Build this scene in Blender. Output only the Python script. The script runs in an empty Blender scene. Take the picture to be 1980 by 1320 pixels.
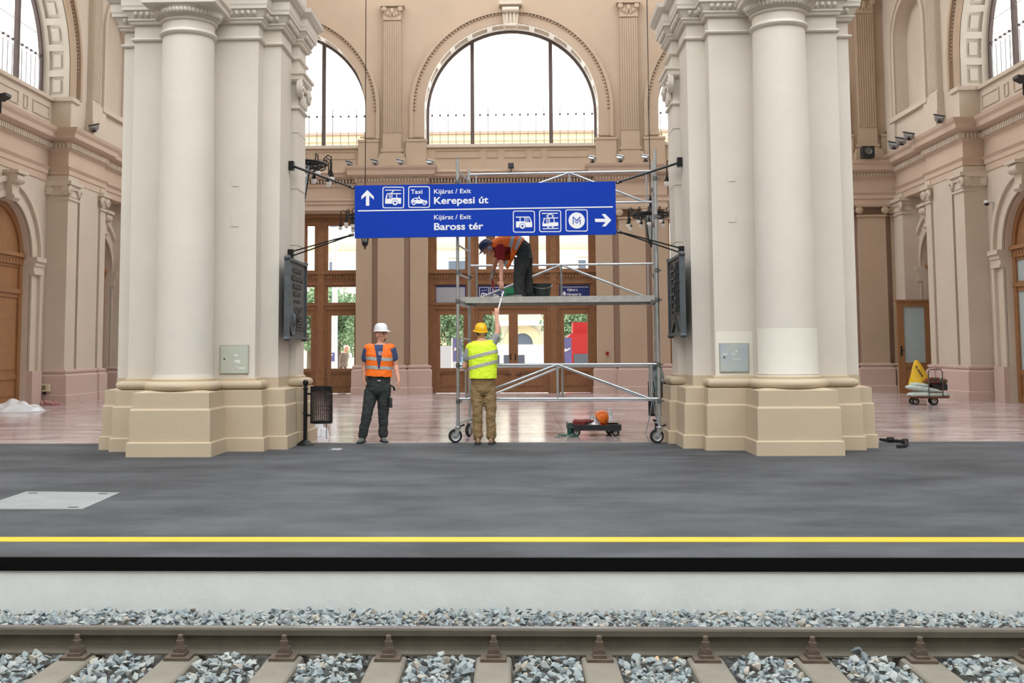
import bpy, bmesh, math, random
from mathutils import Vector, Matrix, noise
from mathutils.geometry import tessellate_polygon
random.seed(7)
SC = bpy.context.scene
C = SC.collection
PI = math.pi
# ------------------------------------------------------------------ camera
F = 2100.0; H = 1.44
YAW, PIT, ROLL = math.radians(1.77), math.radians(4.5), math.radians(.29)
_c, _s = math.cos(YAW), math.sin(YAW)
FW = Vector((-_s*math.cos(PIT), _c*math.cos(PIT), math.sin(PIT)))
_r = Vector((_c, _s, 0)); _u = _r.cross(FW)
RT = _r*math.cos(ROLL)-_u*math.sin(ROLL)
UP = _r*math.sin(ROLL)+_u*math.cos(ROLL)
CX, CY = 934.07, 511.06
cd = bpy.data.cameras.new('camera'); cam = bpy.data.objects.new('camera', cd); C.objects.link(cam)
M3 = Matrix((RT, UP, -FW)).transposed()
cam.matrix_world = Matrix.Translation((0, 0, H)) @ M3.to_4x4()
cd.sensor_fit = 'HORIZONTAL'; cd.sensor_width = 36; cd.lens = 36*F/1980
cd.shift_x = (990-CX)/1980; cd.shift_y = (CY-660)/1980
cd.clip_start = .05; cd.clip_end = 500
SC.camera = cam
# ------------------------------------------------------------------ sky and exposure
w = bpy.data.worlds.new('sky'); SC.world = w; w.use_nodes = True
nt = w.node_tree; nt.nodes.clear()
bg = nt.nodes.new('ShaderNodeBackground'); wo = nt.nodes.new('ShaderNodeOutputWorld')
tc = nt.nodes.new('ShaderNodeTexCoord'); sx = nt.nodes.new('ShaderNodeSeparateXYZ'); rp = nt.nodes.new('ShaderNodeValToRGB')
nt.links.new(tc.outputs['Generated'], sx.inputs[0]); nt.links.new(sx.outputs['Z'], rp.inputs[0])
rp.color_ramp.elements[0].color = (1, .985, .96, 1); rp.color_ramp.elements[1].color = (.93, .965, 1, 1)
nt.links.new(rp.outputs[0], bg.inputs['Color']); nt.links.new(bg.outputs[0], wo.inputs[0])
bg.inputs['Strength'].default_value = 1.0
SC.view_settings.view_transform = 'Standard'; SC.view_settings.look = 'None'
SC.view_settings.gamma = 1; SC.view_settings.use_curve_mapping = False
SC.view_settings.exposure = 2.05
SHED_ROOF = [(-26, 26, -22, -14), (-26, 26, 13, 17), (-26, -21, -14, 13), (21, 26, -14, 13)]   # solid parts of the train shed roof; gap left open to shape the daylight

# ------------------------------------------------------------------ pixel -> place helpers
def ray(x, y): return RT*((x-CX)/F)-UP*((y-CY)/F)+FW
def at(x, y, Y):
    d = ray(x, y); t = Y/d.y
    return Vector((d.x*t, Y, H+d.z*t))
def onx(x, y, X):
    d = ray(x, y); t = X/d.x
    return Vector((X, d.y*t, H+d.z*t))
def gd(x, y, Z=0):
    d = ray(x, y); t = (Z-H)/d.z
    return Vector((d.x*t, d.y*t, Z))

# ------------------------------------------------------------------ materials
def srgb(c):
    return tuple(((v/255)/12.92 if v/255 <= .04045 else ((v/255+.055)/1.055)**2.4) for v in c)
MATS = {}
def mat(name, col, rough=.8, metal=0, var=.0, vscale=6, bump=.0, bscale=60, emit=None, coord='Object', col2=None, spec=None, alpha=None, trans=0):
    if name in MATS: return MATS[name]
    m = bpy.data.materials.new(name); m.use_nodes = True; MATS[name] = m
    n = m.node_tree.nodes; l = m.node_tree.links; b = n['Principled BSDF']
    c = srgb(col)
    b.inputs['Base Color'].default_value = (*c, 1); b.inputs['Roughness'].default_value = rough; b.inputs['Metallic'].default_value = metal
    if spec is not None: b.inputs['Specular IOR Level'].default_value = spec
    if trans: b.inputs['Transmission Weight'].default_value = trans
    if alpha is not None: b.inputs['Alpha'].default_value = alpha
    if var or bump or col2:
        t = n.new('ShaderNodeTexCoord')
    if var or col2:
        nz = n.new('ShaderNodeTexNoise'); nz.inputs['Scale'].default_value = vscale; nz.inputs['Detail'].default_value = 6; nz.inputs['Roughness'].default_value = .6
        l.new(t.outputs[coord], nz.inputs['Vector'])
        r = n.new('ShaderNodeValToRGB'); r.color_ramp.elements[0].position = .3; r.color_ramp.elements[1].position = .7
        a = srgb(col2) if col2 else tuple(v*(1-var) for v in c)
        bb = c if col2 else tuple(min(1, v*(1+var)) for v in c)
        r.color_ramp.elements[0].color = (*a, 1); r.color_ramp.elements[1].color = (*bb, 1)
        l.new(nz.outputs['Fac'], r.inputs[0]); l.new(r.outputs[0], b.inputs['Base Color'])
    if bump:
        n2 = n.new('ShaderNodeTexNoise'); n2.inputs['Scale'].default_value = bscale; n2.inputs['Detail'].default_value = 4
        l.new(t.outputs[coord], n2.inputs['Vector'])
        bp = n.new('ShaderNodeBump'); bp.inputs['Strength'].default_value = bump; bp.inputs['Distance'].default_value = .02
        l.new(n2.outputs['Fac'], bp.inputs['Height']); l.new(bp.outputs[0], b.inputs['Normal'])
    if emit:
        b.inputs['Emission Color'].default_value = (*srgb(emit[0]), 1); b.inputs['Emission Strength'].default_value = emit[1]
    return m
M_CREAM = mat('cream_paint', (214, 207, 196), .75, var=.045, vscale=1.1, bump=.12, bscale=40)
M_BEIGE = mat('beige_plinth_paint', (192, 175, 150), .7, var=.03, vscale=1.5, bump=.15, bscale=30)
M_PATCH = mat('fresh_white_paint', (228, 224, 212), .6, var=.01, vscale=4)
M_WALL = mat('hall_wall_paint', (184, 163, 141), .85, var=.05, vscale=.8, bump=.1, bscale=25)
M_WALLS = mat('hall_side_paint', (206, 193, 177), .85, var=.05, vscale=.8, bump=.1, bscale=25)
M_PINK = mat('pink_dado_paint', (200, 176, 166), .8, var=.04, vscale=1.2)
M_CORN = mat('cornice_paint', (202, 181, 162), .85, var=.04, vscale=1)
M_WOOD = mat('brown_varnished_wood', (142, 100, 66), .5, var=.15, vscale=7)
M_WOODL = mat('honey_varnished_wood', (152, 108, 70), .5, var=.12, vscale=5)
M_GLASS = mat('window_glass', (235, 240, 245), .03, trans=1.0)
M_STEEL = mat('galvanised_steel', (178, 182, 184), .38, .75, var=.12, vscale=9)
M_ALU = mat('scuffed_aluminium', (172, 172, 166), .5, .4, var=.15, vscale=12)
M_BLACK = mat('black_iron', (22, 23, 25), .45, .3)
M_RUB = mat('black_rubber', (24, 24, 25), .8)
M_BLUE = mat('sign_blue', (2, 56, 170), .55, spec=.2)
M_WHITE = mat('sign_white', (238, 240, 243), .5)
M_DBLUE = mat('dark_sign_blue', (24, 40, 110), .5)
M_BULB = mat('white_bulb_glass', (235, 235, 232), .25)
M_FROST = mat('frosted_glass', (175, 190, 192), .35, var=.05, vscale=2)
# thin clear pane: lets light through without dark caustic shadows
g = bpy.data.materials.new('thin_pane'); g.use_nodes = True
gn = g.node_tree.nodes; gl = g.node_tree.links; gn.clear()
go = gn.new('ShaderNodeOutputMaterial'); gt = gn.new('ShaderNodeBsdfTransparent'); gg = gn.new('ShaderNodeBsdfGlossy'); gm = gn.new('ShaderNodeMixShader'); gf = gn.new('ShaderNodeLayerWeight'); gp = gn.new('ShaderNodeMath'); gp.operation = 'POWER'; gp.inputs[1].default_value = 3; gq = gn.new('ShaderNodeMath'); gq.operation = 'MULTIPLY_ADD'; gq.inputs[1].default_value = .5; gq.inputs[2].default_value = .03
gt.inputs[0].default_value = (.96, .98, .98, 1); gg.inputs['Roughness'].default_value = .05
gl.new(gf.outputs['Facing'], gp.inputs[0]); gl.new(gp.outputs[0], gq.inputs[0]); gl.new(gq.outputs[0], gm.inputs[0]); gl.new(gt.outputs[0], gm.inputs[1]); gl.new(gg.outputs[0], gm.inputs[2]); gl.new(gm.outputs[0], go.inputs[0])
M_PANE = g

# marble floor
def marble():
    m = bpy.data.materials.new('polished_marble'); m.use_nodes = True
    n = m.node_tree.nodes; l = m.node_tree.links; b = n['Principled BSDF']
    t = n.new('ShaderNodeTexCoord'); mp = n.new('ShaderNodeMapping'); mp.inputs['Scale'].default_value = (.55, 1.5, 1)
    l.new(t.outputs['Object'], mp.inputs[0])
    nz = n.new('ShaderNodeTexNoise'); nz.inputs['Scale'].default_value = 1.1; nz.inputs['Detail'].default_value = 8; nz.inputs['Distortion'].default_value = 1.2
    l.new(mp.outputs[0], nz.inputs['Vector'])
    r = n.new('ShaderNodeValToRGB'); e = r.color_ramp.elements
    e[0].position = .32; e[0].color = (*srgb((158, 134, 134)), 1); e[1].position = .68; e[1].color = (*srgb((222, 214, 214)), 1)
    k = r.color_ramp.elements.new(.5); k.color = (*srgb((200, 184, 184)), 1)
    l.new(nz.outputs['Fac'], r.inputs[0])
    br = n.new('ShaderNodeTexBrick'); br.inputs['Scale'].default_value = 1; br.offset = 0
    br.inputs['Brick Width'].default_value = .8; br.inputs['Row Height'].default_value = .8; br.inputs['Mortar Size'].default_value = .006
    br.inputs['Color1'].default_value = (1, 1, 1, 1); br.inputs['Color2'].default_value = (.80, .77, .77, 1); br.inputs['Mortar'].default_value = (.45, .4, .38, 1)
    l.new(t.outputs['Object'], br.inputs['Vector'])
    mx = n.new('ShaderNodeMix'); mx.data_type = 'RGBA'; mx.blend_type = 'MULTIPLY'; mx.inputs['Factor'].default_value = 1
    l.new(r.outputs[0], mx.inputs[6]); l.new(br.outputs['Color'], mx.inputs[7]); l.new(mx.outputs[2], b.inputs['Base Color'])
    nr = n.new('ShaderNodeTexNoise'); nr.inputs['Scale'].default_value = 3; nr.inputs['Detail'].default_value = 5; l.new(mp.outputs[0], nr.inputs['Vector'])
    rr = n.new('ShaderNodeMapRange'); rr.inputs['To Min'].default_value = .08; rr.inputs['To Max'].default_value = .24
    l.new(nr.outputs['Fac'], rr.inputs[0]); l.new(rr.outputs[0], b.inputs['Roughness'])
    bp = n.new('ShaderNodeBump'); bp.inputs['Strength'].default_value = .05; bp.inputs['Distance'].default_value = .02
    n3 = n.new('ShaderNodeTexNoise'); n3.inputs['Scale'].default_value = 2.5; l.new(t.outputs['Object'], n3.inputs['Vector'])
    l.new(n3.outputs['Fac'], bp.inputs['Height']); l.new(bp.outputs[0], b.inputs['Normal'])
    b.inputs['Specular IOR Level'].default_value = .6
    return m
M_MARBLE = marble()
def asphalt():
    m = bpy.data.materials.new('worn_asphalt'); m.use_nodes = True
    n = m.node_tree.nodes; l = m.node_tree.links; b = n['Principled BSDF']
    t = n.new('ShaderNodeTexCoord')
    a = n.new('ShaderNodeTexNoise'); a.inputs['Scale'].default_value = .9; a.inputs['Detail'].default_value = 8; a.inputs['Roughness'].default_value = .65
    mp = n.new('ShaderNodeMapping'); mp.inputs['Scale'].default_value = (.7, 1.2, 1); l.new(t.outputs['Object'], mp.inputs[0]); l.new(mp.outputs[0], a.inputs['Vector'])
    f = n.new('ShaderNodeTexNoise'); f.inputs['Scale'].default_value = 90; f.inputs['Detail'].default_value = 3; l.new(t.outputs['Object'], f.inputs['Vector'])
    r = n.new('ShaderNodeValToRGB'); r.color_ramp.elements[0].position = .34; r.color_ramp.elements[0].color = (*srgb((54, 57, 61)), 1)
    r.color_ramp.elements[1].position = .7; r.color_ramp.elements[1].color = (*srgb((98, 101, 106)), 1)
    l.new(a.outputs['Fac'], r.inputs[0])
    r2 = n.new('ShaderNodeValToRGB'); r2.color_ramp.elements[0].position = .35; r2.color_ramp.elements[0].color = (.55, .55, .56, 1); r2.color_ramp.elements[1].position = .7; r2.color_ramp.elements[1].color = (1.0, 1.0, 1.0, 1)
    l.new(f.outputs['Fac'], r2.inputs[0])
    mx = n.new('ShaderNodeMix'); mx.data_type = 'RGBA'; mx.blend_type = 'MULTIPLY'; mx.inputs['Factor'].default_value = 1
    l.new(r.outputs[0], mx.inputs[6]); l.new(r2.outputs[0], mx.inputs[7]); l.new(mx.outputs[2], b.inputs['Base Color'])
    bp = n.new('ShaderNodeBump'); bp.inputs['Strength'].default_value = .4; bp.inputs['Distance'].default_value = .006
    l.new(f.outputs['Fac'], bp.inputs['Height']); l.new(bp.outputs[0], b.inputs['Normal'])
    b.inputs['Roughness'].default_value = .75
    return m
M_ASPH = asphalt()

# ------------------------------------------------------------------ object helpers
def put(o, label=None, cat=None, group=None, kind=None):
    if label: o['label'] = label
    if cat: o['category'] = cat
    if group: o['group'] = group
    if kind: o['kind'] = kind
    return o
def empty(name, loc=(0, 0, 0), rz=0, parent=None, **k):
    o = bpy.data.objects.new(name, None); C.objects.link(o); o.location = loc; o.rotation_euler = (0, 0, rz)
    o.empty_display_size = .2
    if parent: o.parent = parent
    return put(o, **k)
def kids(o): return [c for c in bpy.data.objects if c.parent == o]
def wloc(o):
    v = Vector((0, 0, 0))
    while o: v += o.location; o = o.parent
    return v
def copy_tree(o, parent=None):
    ch = CH.get(o.name) or kids(o)
    c = o.copy(); C.objects.link(c)
    if parent: c.parent = parent
    for k in ch: copy_tree(k, c)
    return c
CH = {}
class MB:
    def __init__(s): s.v = []; s.f = []; s.mi = []
    def add(s, vs, fs, mi=0):
        n = len(s.v); s.v += [tuple(v) for v in vs]; s.f += [tuple(n+i for i in f) for f in fs]; s.mi += [mi]*len(fs)
        return s
    def box(s, x0, x1, y0, y1, z0, z1, mi=0):
        s.nb = getattr(s, 'nb', 0)+1; e = (s.nb % 9)*.00025      # no two boxes share a face exactly
        x0, x1, y0, y1, z0, z1 = min(x0, x1)-e, max(x0, x1)+e, min(y0, y1)-e, max(y0, y1)+e, min(z0, z1)-e, max(z0, z1)+e
        return s.add([(x0, y0, z0), (x1, y0, z0), (x1, y1, z0), (x0, y1, z0), (x0, y0, z1), (x1, y0, z1), (x1, y1, z1), (x0, y1, z1)],
              [(3, 2, 1, 0), (4, 5, 6, 7), (0, 1, 5, 4), (1, 2, 6, 5), (2, 3, 7, 6), (3, 0, 4, 7)], mi)
    def fbox(s, fn, a0, a1, b0, b1, c0, c1, mi=0, n=1):
        """box in a mapped space fn(a,b,c), cut n times along a"""
        s.nb = getattr(s, 'nb', 0)+1; e = (s.nb % 9)*.00025
        a0, a1, b0, b1, c0, c1 = min(a0, a1)-e, max(a0, a1)+e, min(b0, b1)-e, max(b0, b1)+e, min(c0, c1)-e, max(c0, c1)+e
        for i in range(n):
            p0 = a0+(a1-a0)*i/n; p1 = a0+(a1-a0)*(i+1)/n
            vs = [fn(p0, b0, c0), fn(p1, b0, c0), fn(p1, b1, c0), fn(p0, b1, c0), fn(p0, b0, c1), fn(p1, b0, c1), fn(p1, b1, c1), fn(p0, b1, c1)]
            s.add(vs, [(3, 2, 1, 0), (4, 5, 6, 7), (0, 1, 5, 4), (2, 3, 7, 6)]+([(3, 0, 4, 7)] if i == 0 else [])+([(1, 2, 6, 5)] if i == n-1 else []), mi)
        return s
    def tube(s, p, q, r0, r1=None, n=10, mi=0, cap=True):
        p = Vector(p); q = Vector(q); r1 = r0 if r1 is None else r1
        d = (q-p).normalized(); a = d.orthogonal().normalized(); b = d.cross(a)
        vs = []
        for (c, r) in ((p, r0), (q, r1)):
            for i in range(n):
                t = 2*PI*i/n; vs.append(c+a*math.cos(t)*r+b*math.sin(t)*r)
        fs = [(i, (i+1) % n, n+(i+1) % n, n+i) for i in range(n)]
        if cap: fs += [tuple(range(n-1, -1, -1)), tuple(range(n, 2*n))]
        return s.add(vs, fs, mi)
    def path(s, pts, r, n=6, mi=0, closed=False):
        pts = [Vector(p) for p in pts]; m = len(pts); vs = []
        ref = None
        for i, p in enumerate(pts):
            a = pts[(i-1) % m] if (closed or i) else p; b = pts[(i+1) % m] if (closed or i < m-1) else p
            d = (b-a).normalized()
            if ref is None: ref = d.orthogonal().normalized()
            ref = (ref-d*ref.dot(d)).normalized() if (ref-d*ref.dot(d)).length > 1e-6 else d.orthogonal().normalized()
            bb = d.cross(ref); rr = r[i] if isinstance(r, (list, tuple)) else r
            for k in range(n):
                t = 2*PI*k/n; vs.append(p+ref*math.cos(t)*rr+bb*math.sin(t)*rr)
        fs = []
        for i in range(m if closed else m-1):
            for k in range(n):
                j = (i+1) % m
                fs.append((i*n+k, i*n+(k+1) % n, j*n+(k+1) % n, j*n+k))
        if not closed: fs += [tuple(range(n-1, -1, -1)), tuple((m-1)*n+k for k in range(n))]
        return s.add(vs, fs, mi)
    def lathe(s, prof, c=(0, 0, 0), n=24, mi=0, a0=0, a1=2*PI, ax=None, caps=True):
        """prof [(r,z)]; axis z unless ax=(dir vector)"""
        c = Vector(c); full = abs(a1-a0-2*PI) < 1e-6; m = n if full else n+1
        if ax is not None:
            q = Vector((0, 0, 1)).rotation_difference(Vector(ax).normalized())
        vs = []
        for (r, z) in prof:
            for i in range(m):
                t = a0+(a1-a0)*i/n; v = Vector((r*math.cos(t), r*math.sin(t), z))
                if ax is not None: v = q @ v
                vs.append(c+v)
        fs = []
        for j in range(len(prof)-1):
            for i in range(n):
                k = (i+1) % m; fs.append((j*m+i, j*m+k, (j+1)*m+k, (j+1)*m+i))
        if full and caps:
            if prof[0][0] > 1e-4: fs.append(tuple(range(m-1, -1, -1)))
            if prof[-1][0] > 1e-4: fs.append(tuple((len(prof)-1)*m+i for i in range(m)))
        return s.add(vs, fs, mi)
    def sphere(s, c, r, n=10, mi=0, sc=(1, 1, 1)):
        k = max(4, n//2); c = Vector(c); vs = []; fs = []
        for j in range(1, k):
            a = PI*j/k
            for i in range(n):
                t = 2*PI*i/n; vs.append(c+Vector((r*sc[0]*math.sin(a)*math.cos(t), r*sc[1]*math.sin(a)*math.sin(t), -r*sc[2]*math.cos(a))))
        b = len(vs); vs += [c-Vector((0, 0, r*sc[2])), c+Vector((0, 0, r*sc[2]))]
        for j in range(k-2):
            for i in range(n): fs.append((j*n+i, j*n+(i+1) % n, (j+1)*n+(i+1) % n, (j+1)*n+i))
        for i in range(n): fs.append((b, (i+1) % n, i)); fs.append((b+1, (k-2)*n+i, (k-2)*n+(i+1) % n))
        return s.add(vs, fs, mi)
    def prism(s, poly, fn, d0, d1, mi=0):
        """poly [(u,v)] extruded between depth d0,d1 with map fn(u,v,d)"""
        n = len(poly)
        tr = tessellate_polygon([[Vector((u, v, 0)) for u, v in poly]])
        vs = [fn(u, v, d0) for u, v in poly]+[fn(u, v, d1) for u, v in poly]
        fs = [tuple(t) for t in tr]+[tuple(n+i for i in reversed(t)) for t in tr]+[(i, (i+1) % n, n+(i+1) % n, n+i) for i in range(n)]
        return s.add(vs, fs, mi)
    def sweep(s, plan, prof, mi=0, closed=True, cap=True):
        """plan: ccw polygon [(x,y)], prof [(offset,z)]: mitred moulding"""
        n = len(plan); rings = []
        for (o, z) in prof:
            ring = []
            for i in range(n):
                p = Vector(plan[i]); a = Vector(plan[(i-1) % n]) if (closed or i) else None; b = Vector(plan[(i+1) % n]) if (closed or i < n-1) else None
                d1 = (p-a).normalized() if a is not None else None; d2 = (b-p).normalized() if b is not None else None
                if d1 is None: d1 = d2
                if d2 is None: d2 = d1
                n1 = Vector((d1.y, -d1.x)); n2 = Vector((d2.y, -d2.x))
                m = (n1+n2); m = m/m.length_squared*2 if m.length_squared > 1e-6 else n1
                q = p+m*o; ring.append((q.x, q.y, z))
            rings.append(ring)
        vs = [v for r in rings for v in r]; fs = []
        for j in range(len(rings)-1):
            for i in range(n if closed else n-1):
                k = (i+1) % n; fs.append((j*n+i, j*n+k, (j+1)*n+k, (j+1)*n+i))
        if closed and cap:
            tr = tessellate_polygon([[Vector((x, y, 0)) for x, y, z in rings[-1]]]); b = (len(rings)-1)*n
            fs += [tuple(b+i for i in t) for t in tr]
            tr = tessellate_polygon([[Vector((x, y, 0)) for x, y, z in rings[0]]]); fs += [tuple(t) for t in tr]
        return s.add(vs, fs, mi)
    def mesh(s, name, mats, off=Vector((0, 0, 0)), smooth=False):
        me = bpy.data.meshes.new(name)
        me.from_pydata([(v[0]-off.x, v[1]-off.y, v[2]-off.z) for v in s.v], [], s.f)
        for m in (mats if isinstance(mats, (list, tuple)) else [mats]): me.materials.append(m)
        if any(s.mi): me.polygons.foreach_set('material_index', s.mi)
        bm = bmesh.new(); bm.from_mesh(me)
        bmesh.ops.recalc_face_normals(bm, faces=bm.faces); bm.to_mesh(me); bm.free()
        if smooth:
            me.polygons.foreach_set('use_smooth', [True]*len(me.polygons))
            if smooth != 'all': me.set_sharp_from_angle(angle=math.radians(35))
        me.update(); return me
    def build(s, name, mats, parent=None, smooth=False, origin=None, **k):
        """vertices are in world space (or local space of an empty at the origin)"""
        base = wloc(parent) if parent else Vector((0, 0, 0))
        org = Vector(origin) if origin is not None else base
        o = bpy.data.objects.new(name, s.mesh(name, mats, org, smooth)); C.objects.link(o)
        o.location = org-base
        if parent: o.parent = parent
        return put(o, **k)
def dup(o, loc, parent=None, rz=None, **k):
    c = o.copy(); C.objects.link(c); c.location = loc
    if parent is not None: c.parent = parent
    if rz is not None: c.rotation_euler = (0, 0, rz)
    return put(c, **k)
def text_mesh(body, bold=.02):
    cu = bpy.data.curves.new('t', 'FONT'); cu.body = body; cu.size = 1; cu.offset = bold; cu.resolution_u = 4
    o = bpy.data.objects.new('t', cu); C.objects.link(o)
    dg = bpy.context.evaluated_depsgraph_get(); dg.update()
    me = bpy.data.meshes.new_from_object(o.evaluated_get(dg))
    bpy.data.objects.remove(o); bpy.data.curves.remove(cu)
    return me
def lettering(body, fn, u0, v0, width, cap, m, parent, bold=.02, name='lettering', label=None, th=.004):
    """text with lower-left (baseline) at u0,v0, given width and cap height; fn(u,v,d) maps to the world"""
    me = text_mesh(body, bold)
    xs = [v.co.x for v in me.vertices]; x0, x1 = min(xs), max(xs)
    sx_, sy_ = width/(x1-x0), cap/.72
    off = wloc(parent) if parent else Vector((0, 0, 0))
    n = len(me.vertices); vs = []; fs = []
    for d in (th, 0):
        for v in me.vertices: vs.append(Vector(fn(u0+(v.co.x-x0)*sx_, v0+v.co.y*sy_, d))-off)
    ec = {}
    for p in me.polygons:
        fs.append(tuple(p.vertices))
        for e in p.edge_keys: ec[e] = ec.get(e, 0)+1
    for (a, b), c in ec.items():
        if c == 1: fs.append((a, b, n+b, n+a))
    m2 = bpy.data.meshes.new(name); m2.from_pydata([tuple(v) for v in vs], [], fs); m2.materials.append(m)
    bm = bmesh.new(); bm.from_mesh(m2); bmesh.ops.recalc_face_normals(bm, faces=bm.faces); bm.to_mesh(m2); bm.free()
    bpy.data.meshes.remove(me)
    o = bpy.data.objects.new(name, m2); C.objects.link(o)
    if parent: o.parent = parent
    return put(o, label=label)
# ================================================================== THE SETTING
def struct(mb, name, m, parent=None, **k):
    if parent is None: k['kind'] = 'structure'
    return mb.build(name, m, parent, **k)
AX = -.16                       # symmetry axis of the hall
YB = 36.0                       # back wall face
# --- floors
struct(MB().box(-18, 18, 17.12, 37.3, -.3, 0), 'floor', M_MARBLE, label='polished pink and grey marble floor of the station hall')
pf = struct(MB().box(-26, 26, 7.69, 17.12, -.6, 0), 'platform', M_ASPH, label='dark grey asphalt platform in front of the hall')
MB().box(-26, 26, 7.665, 7.69, -.089, .003).build('edge_band', mat('black_edge_paint', (3, 3, 4), .6, spec=.15), pf, label='glossy black band along the platform edge')
MB().box(-26, 26, 7.68, 7.75, -.62, -.093).build('edge_wall', mat('pale_concrete', (226, 230, 228), .85, var=.05, vscale=3, bump=.1, bscale=20), pf, label='pale smooth concrete platform face')
MB().box(-26, 26, 8.3, 8.50, 0, .004).build('yellow_line', mat('yellow_line_paint', (206, 178, 46), .6, var=.04, vscale=5), pf, label='yellow safety line')
struct(MB().box(-60, 60, -40, 7.7, -.9, -.62), 'ground', mat('track_bed_soil', (120, 116, 108), .95, var=.15, vscale=2))
# strip of pale mortar where asphalt meets marble
MB().box(-18, 18, 17.06, 17.13, 0, .003).build('joint_strip', mat('mortar', (150, 146, 138), .9, var=.1, vscale=3), pf)
# --- rails, sleepers
RZ = -.2                        # top of rail
M_RAILTOP = mat('polished_rail_steel', (168, 166, 162), .25, .8)
M_RAIL = mat('rusty_rail_steel', (94, 88, 76), .75, .15, var=.15, vscale=8)
M_SLP = mat('weathered_concrete', (126, 120, 108), .9, var=.14, vscale=4, bump=.3, bscale=50)
M_CLIP = mat('rusty_fastening', (96, 84, 72), .85, .2, var=.2, vscale=20)
prof = [(-.0625, -.149), (-.0625, -.139), (-.012, -.124), (-.008, -.11), (-.008, -.055), (-.034, -.042), (-.035, -.010), (-.030, -.001),
        (.030, -.001), (.035, -.010), (.034, -.042), (.008, -.055), (.008, -.11), (.012, -.124), (.0625, -.139), (.0625, -.149)]
def rail(y, lab):
    r = empty('rail', (0, y, 0), label=lab, cat='rail', group='rails of the track')
    mb = MB().prism(prof, lambda u, v, d: (d, y+u, RZ+v), -26, 26); mb.build('rail_profile', M_RAIL, r)
    MB().box(-26, 26, y-.028, y+.028, RZ-.001, RZ+.0012).build('running_surface', M_RAILTOP, r, label='shiny worn top of the rail')
rail(6.585, 'rusty steel rail with shiny top nearest the platform wall')
rail(5.075, 'rusty steel rail on the far side of the track, out of view below')
slp_me = fast_me = None
def sleeper(x, visible=True):
    global slp_me, fast_me
    s = empty('sleeper', (x, 5.83, 0))
    k = ((x+.15)/.614)
    if slp_me is None:
        f = lambda u, v, d: (u, d, v)
        slp_me = MB().prism([(-.14, -.58), (.14, -.58), (.102, -.362), (.09, -.352), (-.09, -.352), (-.102, -.362)], f, -1.22, 1.22).mesh('concrete_block', M_SLP)
        fs = MB()
        for sy in (-1,):
            yy = -.105
            fs.box(-.075, .075, yy-.075, yy+.04, -.352, -.335)          # base plate
            fs.box(-.038, .038, yy-.05, yy+.05, -.335, -.318)          # clamp
            fs.prism([(-.034, -.318), (.034, -.318), (.030, -.292), (-.030, -.292)], lambda u, v, d: (u, yy+d, v), -.03, .04)
            fs.lathe([(.030, -.292), (.030, -.284), (.024, -.283), (.024, -.25), (.016, -.248), (.016, -.222), (.012, -.218)], (0, yy, 0), 8)
        fast_me = fs.mesh('rail_fastening', M_CLIP, smooth=True)
    b = bpy.data.objects.new('concrete_block', slp_me); C.objects.link(b); b.parent = s
    if visible:
        for (yy, rz) in ((.755, 0), (.755, PI), (-.755, 0), (-.755, PI)):
            o = bpy.data.objects.new('rail_fastening', fast_me); C.objects.link(o); o.parent = s
            o.location = (0, yy, 0); o.rotation_euler = (0, 0, rz)
    return s
sleeper_px = {-4: 'leftmost', -3: 'second from the left', -2: 'third from the left', -1: 'fourth from the left', 0: 'middle', 1: 'just right of the middle', 2: 'fourth from the right', 3: 'third from the right', 4: 'second from the right', 5: 'rightmost'}
for i in range(-5, 7):
    s = sleeper(-.15+.614*i)
    if i in sleeper_px: put(s, label='grey concrete sleeper with rusty rail bolt, %s in view' % sleeper_px[i], cat='sleeper', group='sleepers under the track')
    else: put(s, label='grey concrete sleeper just outside the %s edge of the picture' % ('left' if i < 0 else 'right'), cat='sleeper', group='sleepers under the track')
# --- ballast
bal = struct(MB().box(-26, 26, 3.6, 7.69, -.62, -.44), 'ballast_bed', mat('ballast_dust', (88, 86, 82), .95, var=.3, vscale=20), label='bed of crushed grey stone around the track')
M_ST = [mat('blue_grey_stone', (140, 150, 151), .9, var=.12, vscale=9), mat('light_grey_stone', (158, 163, 160), .9, var=.08, vscale=9),
        mat('dark_grey_stone', (116, 126, 130), .9, var=.14, vscale=9), mat('warm_grey_stone', (162, 156, 144), .9, var=.1, vscale=9), mat('ochre_stone', (206, 178, 140), .9, var=.1, vscale=9)]
def stone_shape(rnd):
    bm = bmesh.new()
    pts = []
    for i in range(11):
        v = Vector((rnd.gauss(0, 1), rnd.gauss(0, 1), rnd.gauss(0, 1))).normalized()*rnd.uniform(.75, 1.1)
        pts.append(bm.verts.new(Vector((v.x*1.15, v.y*.85, v.z*.68))))
    r = bmesh.ops.convex_hull(bm, input=pts)
    bmesh.ops.delete(bm, geom=[v for v in bm.verts if not v.link_faces], context='VERTS')
    bm.verts.index_update()
    out = ([v.co.copy() for v in bm.verts], [tuple(v.index for v in f.verts) for f in bm.faces]); bm.free(); return out
rnd = random.Random(3)
shapes = [stone_shape(rnd) for _ in range(14)]
def slp_clear(x, y, r):
    k = round((x+.15)/.614); return abs(x-(-.15+.614*k)) > .115+r*.35
def ground_h(x, y):
    if y > 6.7:      # between rail and platform: heaped up to the wall
        return -.405+.05*max(0, (y-6.9)/.75)+.022*noise.noise((x*1.3, y*2, 5))
    k = (x+.15)/.614; k = abs(k-round(k))*2
    return -.405+.055*(k**.8)+.02*noise.noise((x*2, y*2, 1))
cands = []
x = -4.6
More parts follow.
